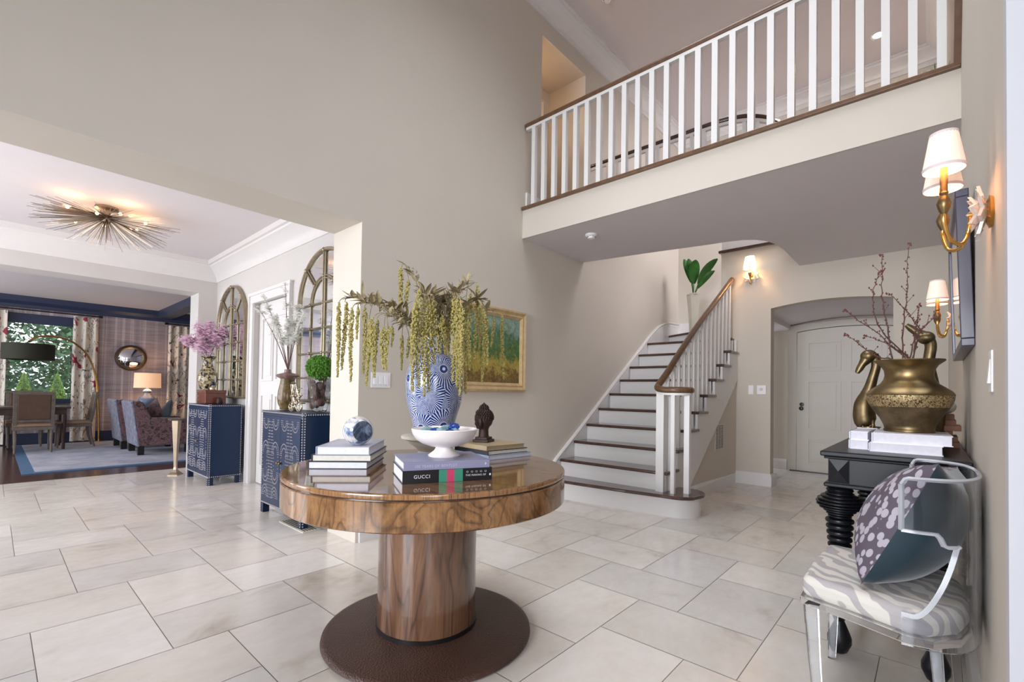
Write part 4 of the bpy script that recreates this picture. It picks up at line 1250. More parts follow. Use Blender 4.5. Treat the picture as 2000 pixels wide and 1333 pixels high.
# side table + lamp
t = thing('side_table', 'round dark side table hidden behind the armchairs under the drum lamp', 'table', (-12.3, 2.2, 0))
MB().lathe([(.26, .60), (.26, .63)], 28).build('tabletop', 'diningwood', t)
MB().lathe([(.2, .0), (.18, .03), (.03, .06), (.03, .6)], 20).build('pedestal', 'diningwood', t, smooth=40)
t = thing('table_lamp', 'blue and white gourd table lamp with a lit linen drum shade', 'lamp', (-12.3, 2.2, .63))
MB().lathe([(.08, 0), (.09, .02), (.14, .1), (.17, .18), (.13, .27), (.06, .33), (.045, .36), (.08, .40), (.05, .44), (.02, .45), (.02, .5)], 24).build('base', flat('blue white lamp glaze', (128, 148, 178), .2, vary=.35, scale=5), t, smooth=60)
MB().lathe([(.232, .47), (.225, .78), (.222, .78), (.229, .47)], 32).build('lamp_shade', 'table_shade', t, smooth=60)
point('table_lamp_bulb', (-12.3, 2.2, 1.25), 2.5, (1, .7, .42), .05)

# garden outside
S('floor_garden', 'lawn', lambda m: m.box(-22, -12.96, -6, 9, -.2, -.05))
tag(MB().lathe([(.16, -.06), (.2, .55), (.22, .55), (.18, .5), (0, .5)], 18).build('garden_planter', 'concrete', loc=(-14, .45, 0)), 'stone planter below the clipped shrub on the near side of the window', 'planter', 'garden planters')
tag(MB().lathe([(.16, -.06), (.2, .55), (.22, .55), (.18, .5), (0, .5)], 18).build('garden_planter', 'concrete', loc=(-14, .95, 0)), 'stone planter below the clipped shrub beside the curtain', 'planter', 'garden planters')
g = random.Random(17)
def cone_shrub(loc, label):
    mb = MB(); h, r = .85, .23
    mb.lathe([(r * .8, 0), (r * .85, .2), (0.02, h * .95)], 12)
    for q in range(900):
        t_ = g.random() ** .8; a = g.uniform(0, 2 * PI); rr_ = r * (1 - t_) * g.uniform(.85, 1.1) + .01
        mb.octa((rr_ * cos(a), rr_ * sin(a), .0 + t_ * h), .02, (1, 1, 1.8))
    tag(mb.build('conifer_shrub', 'evergreen', loc=loc), label, 'shrub', 'clipped conifers in the garden')
cone_shrub((-14, .45, .5), 'cone-shaped green shrub outside the window, behind the dark lamp shade')
cone_shrub((-14, .95, .5), 'cone-shaped green shrub outside the window, next to the curtain')
def tree(loc, R0, h, n, label):
    t = thing('garden_tree', label, 'tree', loc, group='garden trees')
    MB().tube([(0, 0, -.1), (.05, 0, h * .5), (0, .05, h)], [.14, .11, .05], 8).build('trunk', 'stemwood', t, smooth=50)
    mb = MB()
    for q in range(n):
        a, z = g.uniform(0, 2 * PI), g.uniform(-1, 1); k = R0 * g.uniform(.35, 1.0) ** .5
        rr_ = math.sqrt(1 - z * z)
        p = Vector((rr_ * cos(a) * k, rr_ * sin(a) * k, h + z * k * 1.1))
        u = Vector((g.uniform(-1, 1), g.uniform(-1, 1), g.uniform(-.6, .6))).normalized() * g.uniform(.06, .12)
        v = Vector((g.uniform(-1, 1), g.uniform(-1, 1), g.uniform(-1, 1))).normalized() * .05
        mb.add([p - u, p + v, p + u, p - v], [(0, 1, 2, 3)])
    mb.build('foliage', 'tree', t)
tree((-17.2, .2, 0), 2.0, 2.1, 9000, 'leafy tree outside filling the near half of the big lounge window')
tree((-20.5, 4.2, 0), 2.0, 2.3, 9000, 'leafy tree outside behind the curtain beside the wall mirror')
tree((-20.5, -2.6, 0), 2.0, 2.3, 8000, 'leafy tree outside at the photo edge side of the big lounge window')
tree((-17.4, 7.6, 0), 1.9, 2.3, 5000, 'leafy tree outside beyond the second lounge window')

# ------------------------------------------------------------------ round walnut table
TX, TY, TZ = -1.80, 1.42, 0.765
t = thing('round_table', 'round walnut pedestal table with a burl apron in the middle of the marble hall', 'table', (TX, TY, 0))
MB().lathe([(0.0, .742), (0.632, .742), (0.645, .746), (0.645, .762), (0.642, .765), (0.0, .765)], 96).build('tabletop', 'walnut_top', t, smooth=40)
MB().lathe([(0.6448, .7435), (0.6462, .745), (0.6462, .760), (0.6448, .762)], 96).build('edge_band', 'walnut_edge', t, smooth=60)
MB().lathe([(0.60, .735), (0.634, .735), (0.634, .743), (0.60, .743)], 96).build('shadow_groove', 'treadwood', t, smooth=40)
MB().lathe([(0.60, .735), (0.641, .736), (0.646, .732), (0.646, .63), (0.641, .626), (0.55, .626), (0.55, .735)], 96).build('apron', 'burl', t, smooth=40)
MB().lathe([(0.23, .045), (0.23, .63)], 64).build('pedestal', 'walnut_col', t, smooth=60)
MB().lathe([(0.2, .025), (0.236, .028), (0.236, .045), (0.2, .046)], 64).build('pedestal_ring', 'black', t, smooth=40)
MB().lathe([(0.0, 0), (0.462, 0.0), (0.478, .008), (0.476, .018), (0.455, .026), (0.0, .03)], 96, (0.03, -.01, 0)).build('base_plate', 'disc', t, smooth=60)

def text_mesh(s, size, mat, parent, mtx, name='lettering', ext=0.0003, bold=0.0, space=1.0):
    c = bpy.data.curves.new('txt', 'FONT'); c.body = s; c.size = size; c.extrude = ext; c.align_y = 'CENTER'; c.align_x = 'LEFT'; c.resolution_u = 3; c.offset = bold; c.space_character = space
    o = bpy.data.objects.new('txt', c); COL.objects.link(o)
    bpy.context.view_layer.update()
    me = bpy.data.meshes.new_from_object(o.evaluated_get(bpy.context.evaluated_depsgraph_get()))
    bpy.data.objects.remove(o); bpy.data.curves.remove(c)
    me.materials.clear(); me.materials.append(M[mat]); me.name = name
    q = bpy.data.objects.new(name, me); COL.objects.link(q); q.parent = parent; q.matrix_local = mtx
    return q
FR = Matrix(((1, 0, 0, 0), (0, 0, -1, 0), (0, 1, 0, 0), (0, 0, 0, 1)))   # text plane -> facing -Y
def book(name, label, loc, rz, w, d, th, cover, pages='paper', spine='front', group=None, jacket=None):
    """w along local x, d along local y. spine: 'front' (y=0), 'back', 'left' (x=0)"""
    t = thing(name, label, 'book', loc, rz, group)
    c = 0.003
    mb = MB()
    mb.box(0, w, 0, d, 0, c); mb.box(0, w, 0, d, th - c, th)
    if spine == 'front': mb.box(0, w, -.001, c, 0, th)
    elif spine == 'back': mb.box(0, w, d - c, d + .001, 0, th)
    else: mb.box(-.001, c, 0, d, 0, th)
    mb.build('cover', cover, t)
    i = .004
    MB().box(i, w - i, i, d - i, c, th - c).build('pages', pages, t)
    return t
M['bk_navy'] = flat('black navy book cover', (34, 36, 46), .4, vary=.05)
M['bk_lav'] = flat('pale lavender book cover', (176, 178, 200), .35, vary=.1, scale=5)
M['bk_lilac'] = flat('lilac grey book jacket', (142, 142, 170), .35, vary=.05)
M['bk_black'] = flat('black book jacket', (24, 22, 26), .3, vary=.05)
M['bk_tan'] = flat('tan book jacket', (176, 158, 126), .4, vary=.08)
M['bk_blue'] = flat('pale blue book cover', (150, 170, 194), .4, vary=.1)
M['bk_green'] = flat('green stripe', (58, 138, 112), .4, vary=0)
M['bk_pink'] = flat('raspberry stripe', (196, 62, 104), .4, vary=0)
M['ink_white'] = flat('white lettering', (222, 220, 224), .5, vary=0)
M['ink_lilac'] = flat('pale lilac lettering', (186, 184, 206), .5, vary=0)
rz = R_(45.8)
book('book', 'dark covered book at the bottom of the stack under the onyx ball', (-2.076, .953, TZ), rz, .262, .365, .033, 'bk_navy', 'paper_white', 'left', 'books under the onyx ball')
book('book', 'black covered cream paged book in the middle of the stack under the onyx ball', (-2.068, .966, TZ + .033), rz, .262, .36, .031, 'bk_navy', 'paper', 'left', 'books under the onyx ball')
book('book', 'pale lavender book directly under the onyx ball, topmost of its stack', (-2.046, .975, TZ + .064), rz, .235, .34, .037, 'bk_lav', 'paper_white', 'left', 'books under the onyx ball')
# onyx ball with flat polished cuts
t = thing('onyx_ball', 'blue and cream veined stone ball with a flat cut face on the book stack', 'ornament', (-1.985, 1.145, TZ + .101 + .066), rot=(0, R_(90), R_(-4)))
r = .068
MB().lathe([(0.0, -.062), (.03, -.061)] + [(r * cos(R_(a)), r * sin(R_(a))) for a in (-60, -50, -40, -30, -20, -10, -4)] + [(r * .97, 0), (r * cos(R_(5)), r * sin(R_(5)))] + [(r * cos(R_(a)), r * sin(R_(a))) for a in (12, 20, 30, 38, 44)], 48).build('body', 'onyx', t, smooth=40)
MB().lathe([(0.0, r * sin(R_(44)) + .0006), (r * cos(R_(44)) - .002, r * sin(R_(44)) + .0006)], 40).build('cut_face', 'onyx_face', t)

# front pair of books
ang = math.atan2(1.373 - 1.051, -1.336 + 1.495)
gb = book('book', 'black book with green and pink striped spine lying at the front table edge', (-1.495, 1.051, TZ), ang, .359, .27, .05, 'bk_black', 'paper_white', 'front')
for (a, b, m) in ((.140, .172, 'bk_green'), (.172, .202, 'bk_pink'), (.202, .236, 'bk_green')):
    MB().box(a, b, -.0022, -.0008, .0005, .0495).build('spine_stripe', m, gb)
text_mesh('GUCCI', .019, 'ink_white', gb, Matrix.Translation((.042, -.0013, .025)) @ FR, space=1.12)
text_mesh('THE MAKING OF', .0105, 'ink_white', gb, Matrix.Translation((.248, -.0013, .022)) @ FR, space=1.1)
mb = MB()
for k in range(5): mb.tube([(.255 + k * .019 + .004 * cos(2 * PI * i / 10), -.0014, .036 + .003 * sin(2 * PI * i / 10)) for i in range(11)], .0006, 4, caps=False)
mb.build('emblem', 'ink_white', gb)
MB().ball((.351, -.0012, .022), .004, 6, (1, .2, 1.2)).build('emblem', 'ink_white', gb)
u = Vector((cos(ang), sin(ang), 0)); vv = Vector((-sin(ang), cos(ang), 0))
bp_ = Vector((-1.495, 1.051, 0)) + u * .004 + vv * .004
bb_ = book('book', 'lilac grey book on top of the black striped one, under the white pedestal bowl', (bp_.x, bp_.y, TZ + .05), ang, .345, .265, .032, 'bk_lilac', 'paper_white', 'front')
text_mesh('100 YEARS OF BENTLEY', .0155, 'ink_lilac', bb_, Matrix.Translation((.04, -.0013, .014)) @ FR, space=1.05)
text_mesh('ARTHUR COURT', .006, 'ink_lilac', bb_, Matrix.Translation((.235, -.0013, .017)) @ FR) if False else None
MB().prism([(.325, .010), (.333, .016), (.325, .022), (.327, .016)], -.0018, -.0008, 'Y').build('emblem', 'ink_white', bb_)

# pedestal bowl
bz = TZ + .082
t = tag(MB().lathe([(0, 0), (.066, 0), (.068, .005), (.058, .012), (.042, .024), (.035, .038), (.06, .043), (.095, .055), (.12, .072), (.134, .094), (.139, .114), (.136, .117), (.13, .112), (.112, .082), (.085, .064), (.05, .055), (0, .052)], 64).build('pedestal_bowl', 'whitemarble', smooth=50, loc=(-1.545, 1.295, bz)),
        'white marble footed bowl standing on the lilac book', 'bowl')
def stone(loc, r, mat, seed, label, sc=(1.2, .9, .6)):
    g = random.Random(seed); mb = MB()
    mb.ball((0, 0, 0), r, 7, sc)
    mb.v = [tuple(Vector(p) * g.uniform(.82, 1.15)) for p in mb.v]
    o = mb.build('sea_glass', mat, smooth=30, loc=loc, rot=(g.uniform(-.4, .4), g.uniform(-.4, .4), g.uniform(0, 3)))
    tag(o, label, 'stone', 'sea glass chunks in the white bowl')
bx, by = -1.545, 1.295
lf = -_R2
for dx, dy, dz, r, m, lab in ((-.075, .0, .108, .028, 'seaglass_pale', 'pale aqua glass chunk at the ball side of the white bowl'), (-.04, -.015, .105, .026, 'seaglass_blue', 'cobalt glass chunk between two pale ones, ball side'),
        (-.005, -.02, .107, .030, 'seaglass_pale', 'large pale aqua glass chunk at the front of the white bowl'), (.035, .02, .120, .026, 'seaglass_blue', 'cobalt glass chunk highest in the white bowl'),
        (.01, .035, .112, .027, 'seaglass_pale', 'pale aqua glass chunk behind the highest cobalt one'), (.05, -.02, .102, .025, 'seaglass_pale', 'pale aqua glass chunk towards the dark bust, front'), (.025, -.05, .104, .018, 'seaglass_blue', 'small cobalt glass chunk at the front rim')):
    p = Vector((bx, by, bz)) + _R2 * dx + Vector((_F.x, _F.y, 0)) * (dy) + Vector((0, 0, dz - .0))
    stone(tuple(p), r, m, int(dx * 1000) + 77, lab)

# cream stand with blue and white vase
VX, VY = -2.10, 1.68
tag(MB().lathe([(0, 0), (.085, 0), (.09, .006), (.08, .02), (.10, .04), (.135, .065), (.14, .075), (.178, .092), (.18, .104), (.172, .110), (0, .110)], 56).build('cake_stand', 'cream_stone', smooth=40, loc=(VX, VY, TZ)),
    'wide cream footed stand under the blue and white vase', 'stand')
vase_prof = [(.0, 0), (.118, 0), (.124, .004), (.123, .012), (.116, .03), (.120, .07), (.137, .13), (.152, .18), (.160, .25), (.161, .32), (.152, .38), (.130, .42), (.095, .455), (.068, .475), (.064, .50), (.066, .53), (.075, .545), (.069, .548), (.058, .52), (.058, .48), (0, .47)]
tag(MB().lathe([(r, z) for r, z in vase_prof], 64).build('ginger_jar_vase', 'porcelain', smooth=60, loc=(VX, VY, TZ + .1105)),
    'large blue and white sunburst patterned vase holding hanging amaranth', 'vase')

TS = [(1, -0.328, -0.413, 1.599, 1.186, 0.0111), (1, -0.321, -0.381, 1.606, 1.226, 0.0112), (2, -0.17, -0.42, 1.549, 1.16, 0.0115), (2, -0.162, -0.394, 1.558, 1.387, 0.0076), (3, -0.335, -0.253, 1.597, 1.212, 0.0133), (3, -0.285, -0.251, 1.52, 1.139, 0.0131), (4, -0.085, -0.344, 1.502, 1.186, 0.0121), (4, -0.117, -0.307, 1.497, 1.206, 0.0124), (4, -0.057, -0.298, 1.456, 1.23, 0.0122), (4, -0.041, -0.286, 1.456, 1.224, 0.0107), (6, -0.281, -0.104, 1.497, 1.374, 0.0102), (5, -0.151, -0.133, 1.825, 1.497, 0.0132), (5, -0.14, -0.092, 1.752, 1.58, 0.0116), (6, -0.209, -0.08, 1.446, 1.237, 0.0101), (6, -0.187, -0.047, 1.441, 1.306, 0.0136), (7, 0.184, -0.281, 1.553, 1.111, 0.0158), (7, 0.179, -0.248, 1.629, 1.135, 0.0174), (7, 0.188, -0.221, 1.574, 1.089, 0.0161), (8, 0.19, -0.193, 1.578, 1.112, 0.0177), (8, 0.195, -0.171, 1.592, 1.255, 0.0178), (9, 0.076, -0.04, 1.551, 1.278, 0.0191), (9, 0.126, -0.044, 1.533, 1.32, 0.0157), (9, 0.117, 0.003, 1.585, 1.317, 0.0127), (10, 0.25, -0.08, 1.612, 1.168, 0.0165), (10, 0.277, -0.079, 1.597, 1.138, 0.0134), (10, 0.302, -0.077, 1.565, 1.097, 0.0133), (11, 0.127, 0.113, 1.633, 1.108, 0.0164), (11, 0.166, 0.116, 1.674, 1.239, 0.0146), (11, 0.178, 0.144, 1.724, 1.305, 0.0147), (12, 0.257, 0.097, 1.602, 1.325, 0.0114), (12, 0.278, 0.104, 1.569, 1.167, 0.0126), (12, 0.286, 0.128, 1.54, 1.262, 0.0095), (13, 0.21, 0.246, 1.55, 1.377, 0.0083), (13, 0.241, 0.306, 1.568, 1.192, 0.0101)]
SL = {1: 'amaranth stem reaching furthest towards the moss ball, in front of the white pillar', 2: 'amaranth stem hanging in front of the white pillar corner, short inner tassel', 3: 'amaranth stem with two tassels just on the wall side of the pillar corner',
      4: 'amaranth stem with four tassels over the light switch', 5: 'tallest amaranth stem, arching above all the others', 6: 'amaranth stem with thin tassels beside the vase shoulder, switch side', 7: 'amaranth stem with thick tassels down the front of the vase',
      8: 'amaranth stem at the front of the vase, second from the neck', 9: 'amaranth stem with short thick tassels close behind the vase neck', 10: 'amaranth stem with dense tassels at the painting side of the vase',
      11: 'amaranth stem with an arching tip above the frame corner of the painting', 12: 'amaranth stem hanging over the near frame edge of the painting', 13: 'thin amaranth stem hanging in front of the landscape canvas'}
g = random.Random(33)
def leaf(mb, p, d, L_, w, up=Vector((0, 0, 1)), curl=.3, n=5):
    d = d.normalized(); s_ = d.cross(up); s_ = s_.normalized() if s_.length > 1e-3 else Vector((1, 0, 0))
    nn = s_.cross(d); pts = []
    for i in range(n + 1):
        t_ = i / n; c = p + d * L_ * t_ - nn * (-curl) * L_ * t_ * t_ * -1
        ww = w * sin(PI * min(1, t_ * .92 + .06)) ** .8
        pts.append((c - s_ * ww, c + nn * ww * .25, c + s_ * ww))
    vs = [q for tr in pts for q in tr]; fs = []
    for i in range(n):
        a = i * 3; fs += [(a, a + 1, a + 4, a + 3), (a + 1, a + 2, a + 5, a + 4)]
    mb.add(vs, fs)
def tassel(mb, top, zb, r, g):
    h = top.z - zb; n = max(8, int(h / .0085))
    swx, swy, ph = g.uniform(-.012, .012), g.uniform(-.012, .012), g.uniform(0, 6)
    for i in range(n):
        t_ = i / n
        rr_ = r * 1.12 * min(1, (t_ * 8 + .35)) * (1 - .62 * max(0, (t_ - .35) / .65) ** 1.3)
        c = Vector((top.x + swx * sin(t_ * 3 + ph), top.y + swy * cos(t_ * 3 + ph), top.z - h * t_))
        for k in range(7):
            a = g.uniform(0, 2 * PI); q = g.uniform(.3, 1.0)
            mb.octa((c.x + rr_ * q * cos(a), c.y + rr_ * q * sin(a), c.z + g.uniform(-.004, .004)), g.uniform(.0045, .0068) * (.55 + .45 * rr_ / max(r * 1.12, 1e-4)), (1, 1, 1.15))
MZ = TZ + .1105 + .545
for gi in range(1, 14):
    T_ = [q for q in TS if q[0] == gi]
    ax = sum(q[1] for q in T_) / len(T_) * .93; ay = sum(q[2] for q in T_) / len(T_) * .93; az = max(q[3] for q in T_) + .025
    if gi == 5: ax, ay, az = -.138, -.119, 1.836
    if gi == 11: az = 1.743
    r0 = .035; an = math.atan2(ay, ax)
    bse = Vector((r0 * cos(an), r0 * sin(an), MZ - .06))
    o = thing('amaranth_stem', SL[gi], 'flower', (VX, VY, 0), group='hanging amaranth stems')
    if gi == 5: P = bez(bse, (-.05, -.02, 1.6), (-.115, -.075, 1.83), (ax, ay, az), 16)
    else: P = bez(bse, (ax * .35, ay * .35, min(az, MZ + .12)), (ax * .75, ay * .75, az + .02), (ax, ay, az), 16)
    st_ = MB(); st_.tube(P, [.0045 * (1 - .5 * i / 16) for i in range(17)], 6)
    lf_ = MB()
    for q in T_:
        tp = Vector((q[1], q[2], q[3])); Q = bez(P[-2], P[-1] + Vector((0, 0, .015)), tp + Vector((0, 0, .03)), tp, 6)
        st_.tube(Q, .0022, 5)
    for q in T_:
        mb = MB(); tassel(mb, Vector((q[1], q[2], q[3])), q[4], q[5], g)
        mb.build('tassel', 'amaranth', o)
    for k in range(34 if gi not in (5, 13) else 6):
        i = g.randint(2, 15); a = g.uniform(0, 2 * PI)
        d = (P[i] - P[i - 1]).normalized() * .6 + Vector((cos(a), sin(a), g.uniform(-.3, .9))) * .8
        leaf(lf_, P[i], d, g.uniform(.05, .11), g.uniform(.007, .016), curl=g.uniform(-.3, .5))
    for k in range(14 if gi in (3, 4, 6, 9, 10, 11) else 4):
        i = g.randint(3, 14)
        for z_ in range(8): lf_.octa(tuple(P[i] + Vector((g.uniform(-.02, .02), g.uniform(-.02, .02), g.uniform(-.02, .02)))), .006)
    st_.build('stem', 'dry_leaf', o, smooth=60); lf_.build('leaves', 'dry_leaf', o)

# far book stack and the dark bust
rz = R_(84)
book('book', 'pale blue book at the bottom of the stack under the dark head sculpture', (-1.717, 1.741, TZ), rz, .305, .30, .024, 'bk_blue', 'paper_white', 'left', 'books under the head sculpture')
book('book', 'dark edged book in the middle of the stack under the dark head sculpture', (-1.727, 1.744, TZ + .024), rz, .285, .30, .024, 'bk_navy', 'paper', 'left', 'books under the head sculpture')
book('book', 'tan book directly under the dark head sculpture, topmost of its stack', (-1.735, 1.742, TZ + .048), rz, .275, .30, .024, 'bk_tan', 'bk_tan', 'left', 'books under the head sculpture')
t = thing('head_sculpture', 'dark bronze head sculpture with curled hair bun on a stepped base', 'sculpture', (-1.905, 1.885, TZ + .072), R_(200))
MB().cbox((0, 0, .008), (.094, .094, .016)).cbox((0, 0, .022), (.074, .074, .014)).build('base', 'bronze', t, bevel=.002)
hd = MB()
hd.lathe([(0.031, .028), (.028, .045), (.027, .07), (.033, .085), (.046, .10), (.0535, .125), (.053, .145), (.046, .165), (.032, .182), (.0, .19)], 28)
hd.ball((.046, 0, .118), .010, 6, (.9, .6, 1.4)); hd.ball((.044, 0, .098), .009, 6, (.7, 1.3, .5)); hd.ball((.034, 0, .086), .014, 6)
for y in (-.02, .02): hd.ball((.044, y, .130), .007, 6, (.6, 1.5, .6)); hd.ball((.03, y * .9, .105), .018, 6)
hd.build('head', 'bronze', t, smooth=60)
er = MB()
for y in (-1, 1): er.tube([(-.004, y * .053, .135), (-.008, y * .058, .115), (-.004, y * .052, .085), (0, y * .046, .078)], [.008, .009, .007, .005], 6)
er.build('ears', 'bronze', t, smooth=60)
hr = MB(); gg = random.Random(3)
for i in range(9):
    el = R_(-8 + i * 11)
    n = max(4, int(26 * cos(el)))
    for k in range(n):
        a = 2 * PI * k / n + i * .3
        if cos(a) > .45 and el < R_(28): continue
        hr.ball((.054 * cos(el) * cos(a), .054 * cos(el) * sin(a), .138 + .052 * sin(el)), .0062, 4)
for i in range(5):
    el = R_(i * 20)
    for k in range(max(3, int(12 * cos(el)))):
        a = 2 * PI * k / max(3, int(12 * cos(el)))
        hr.ball((.025 * cos(el) * cos(a), .025 * cos(el) * sin(a), .188 + .024 * sin(el)), .0065, 4)
hr.lathe([(.012, .205), (.008, .218), (0, .226)], 8)
hr.build('curled_hair', 'bronze', t)

# ------------------------------------------------------------------ left wall fittings
t = thing('landscape_painting', 'gilt framed landscape painting on the tall wall behind the amaranth', 'painting', (XL, 3.21, 1.535))
ow, oh, fw = .46, .405, .085
mb = MB()
pr = [(0, 0), (.0, .03), (.02, .045), (.045, .03), (.06, .035), (.085, .015), (.085, 0)]
def frame_sweep(mb, hw, hh, pr, x0=0.0):
    cs = [(-hw, -hh), (hw, -hh), (hw, hh), (-hw, hh)]
    vs = []; n = len(pr)
    for (y, z) in cs:
        for (o, h) in pr: vs.append((x0 + h, y - o * (1 if y > 0 else -1), z - o * (1 if z > 0 else -1)))
    fs = []
    for i in range(4):
        for j in range(n - 1):
            a, b = i * n, ((i + 1) % 4) * n
            fs.append((a + j, a + j + 1, b + j + 1, b + j))
    mb.add(vs, fs)
frame_sweep(mb, ow, oh, pr); fixn(mb.build('frame', 'gilt', t))
MB().box(.002, .012, -ow + .08, ow - .08, -oh + .08, oh - .08).build('canvas', 'painting', t)
def switch_plate(loc, rot, n, label, name='light_switch', w=None):
    t = thing(name, label, 'switch', loc, rot=rot)
    w = w or (.03 + .046 * n)
    MB().box(-w / 2, w / 2, -.005, 0, -.058, .058).build('plate', 'white_plastic', t, bevel=.002)
    for k in range(n):
        x = (k - (n - 1) / 2) * .046
        MB().prism([(-.005, -.033), (-.011, -.033), (-.006, .033), (-.005, .033)], x - .0165, x + .0165, 'X').build('rocker', 'white_plastic', t)
switch_plate((XL, 1.99, 1.2), (0, 0, R_(90)), 3, 'white three gang light switch on the wall by the pillar')
switch_plate((XR, 1.86, 1.2), (0, 0, R_(-90)), 1, 'white light switch on the wall above the clear chair')
switch_plate((-1.725, YF, 1.205), (0, 0, 0), 1, 'white light switch on the far wall beside the round cornered sensor', w=.06)
t = thing('wall_sensor', 'square white sensor with rounded corners on the far wall next to the arch', 'thermostat', (-1.60, YF, 1.205))
MB().box(-.055, .055, -.02, 0, -.06, .06).build('housing', 'white_plastic', t, bevel=.018, seg=4)
MB().lathe([(.02, 0), (.02, .003), (0, .003)], 20, mtx=Matrix.Translation((0, -.02, .005)) @ Matrix.Rotation(R_(90), 4, 'X')).build('dial', 'cream_stone', t)
t = thing('wall_vent', 'white return air grille low on the wall under the staircase', 'vent', (-1.90, 5.84, .63))
MB().box(0, .008, -.15, .15, -.16, .16).build('frame', 'wall_soft', t, bevel=.002)
mb = MB()
for i in range(16):
    for k in range(3): mb.box(.008, .0095, -.125 + k * .088, -.055 + k * .088, -.135 + i * .0175, -.127 + i * .0175)
mb.build('slots', 'greywood', t)
def disc_dev(name, loc, label, r=.06):
    t = thing(name, label, 'smoke detector', loc)
    MB().lathe([(r, 0), (r, -.012), (r * .8, -.022), (r * .6, -.026), (r * .55, -.04), (0, -.045)], 32).build('housing', 'white_plastic', t, smooth=35)
    mb = MB()
    for k in range(10):
        a = 2 * PI * k / 10; mb.cbox((r * .68 * cos(a), r * .68 * sin(a), -.0265), (.012, .004, .004), a)
    mb.build('slots', 'greywood', t)
disc_dev('smoke_detector', (-2.53, 3.967, SZ0), 'white round smoke detector under the landing')
disc_dev('smoke_detector', (-2.61, 4.36, CE), 'white round smoke detector on the high ceiling beside the crown moulding')
t = thing('recessed_light', 'small bright recessed downlight in the upper hall ceiling', 'light', (-.47, 6.9, CE))
MB().lathe([(.05, -.001), (.07, -.002), (.07, -.008), (.05, -.006)], 24).build('trim_ring', 'white_plastic', t)
MB().lathe([(0, -.003), (.05, -.003)], 24).build('lens', flat('bright led lens', (255, 250, 240), .5, vary=0, emit=(255, 245, 230), es=12), t)

# vase with banana leaves on the winder
t = thing('tall_white_vase', 'tall slim white tapered vase on the top stair corner holding banana leaves', 'vase', (-2.66, 7.0, nz(11)))
MB().lathe([(.055, 0), (.06, .01), (.075, .3), (.105, .57), (.098, .57), (.07, .3), (.05, .03), (0, .03)], 4).build('body', 'cream_stone', t)
MB().box(-.075, .075, -.075, .075, .56, .58).build('collar', 'cream_stone', t)
for k, (tx, ty, tz, w_, lab) in enumerate(((-2.80, 6.98, 3.19, .055, 'narrow banana leaf leaning to the painting side of the tall vase'), (-2.70, 6.9, 3.16, .06, 'banana leaf second from the painting side, upright'), (-2.60, 6.92, 3.13, .085, 'broad upright banana leaf in the middle of the tall vase'),
                             (-2.30, 6.96, 3.10, .06, 'banana leaf bending over towards the handrail, upper'), (-2.36, 7.02, 2.95, .05, 'banana leaf bending over towards the handrail, lower'))):
    o = thing('banana_leaf', lab, 'leaf', (-2.66, 7.0, nz(11) + .5), group='banana leaves in the tall vase')
    tip = Vector((tx + 2.66, ty - 7.0, tz - nz(11) - .5)); P = bez((0, 0, 0), (tip.x * .1, tip.y * .1, tip.z * .4), (tip.x * .55, tip.y * .55, tip.z * .85), tip, 12)
    MB().tube(P[:6], .006, 6).build('stalk', 'green_leaf', o, smooth=60)
    mb = MB(); vs = []
    for i in range(4, 13):
        f = (i - 4) / 8; d = (P[min(i + 1, 12)] - P[i - 1]).normalized(); s_ = d.cross(_F).normalized(); ww = w_ * sin(PI * min(1, f * .93 + .05)) ** .7
        nn = s_.cross(d)
        vs += [P[i] - s_ * ww + nn * ww * .3, P[i], P[i] + s_ * ww + nn * ww * .3]
    mb.add(vs, [f for i in range(8) for f in ((i * 3, i * 3 + 1, i * 3 + 4, i * 3 + 3), (i * 3 + 1, i * 3 + 2, i * 3 + 5, i * 3 + 4))])
    mb.build('blade', 'green_leaf', o, smooth=60)

# ------------------------------------------------------------------ wall sconces
def rosette(t, M4, s):
    mb = MB()
    for ring, (n, r0, r1, w, h) in enumerate(((9, .018, .075, .022, .028), (7, .01, .05, .018, .045))):
        for k in range(n):
            a = 2 * PI * k / n + ring * .3
            c, s2 = cos(a), sin(a); P0 = (r0 * c, .012, r0 * s2); P1 = (r1 * c, h, r1 * s2); m_ = ((r0 + r1) / 2)
            q = [(r0 * c * s, .012 * s, r0 * s2 * s), ((m_ * c - w * s2) * s, h * .7 * s, (m_ * s2 + w * c) * s), (r1 * c * s, h * s, r1 * s2 * s), ((m_ * c + w * s2) * s, h * .7 * s, (m_ * s2 - w * c) * s)]
            q2 = [(x, y + .007 * s, z) for x, y, z in q]
            mb.add([M4 @ Vector(p) for p in q + q2], [(0, 3, 2, 1), (4, 5, 6, 7), (0, 1, 5, 4), (1, 2, 6, 5), (2, 3, 7, 6), (3, 0, 4, 7)])
    mb.build('crystal_rosette', 'crystal', t)
    MB().lathe([(.04 * s, 0), (.045 * s, .008 * s), (.03 * s, .014 * s), (0, .016 * s)], 24, mtx=M4 @ Matrix.Rotation(R_(-90), 4, 'X')).build('backplate', 'brass_bright', t, smooth=40)
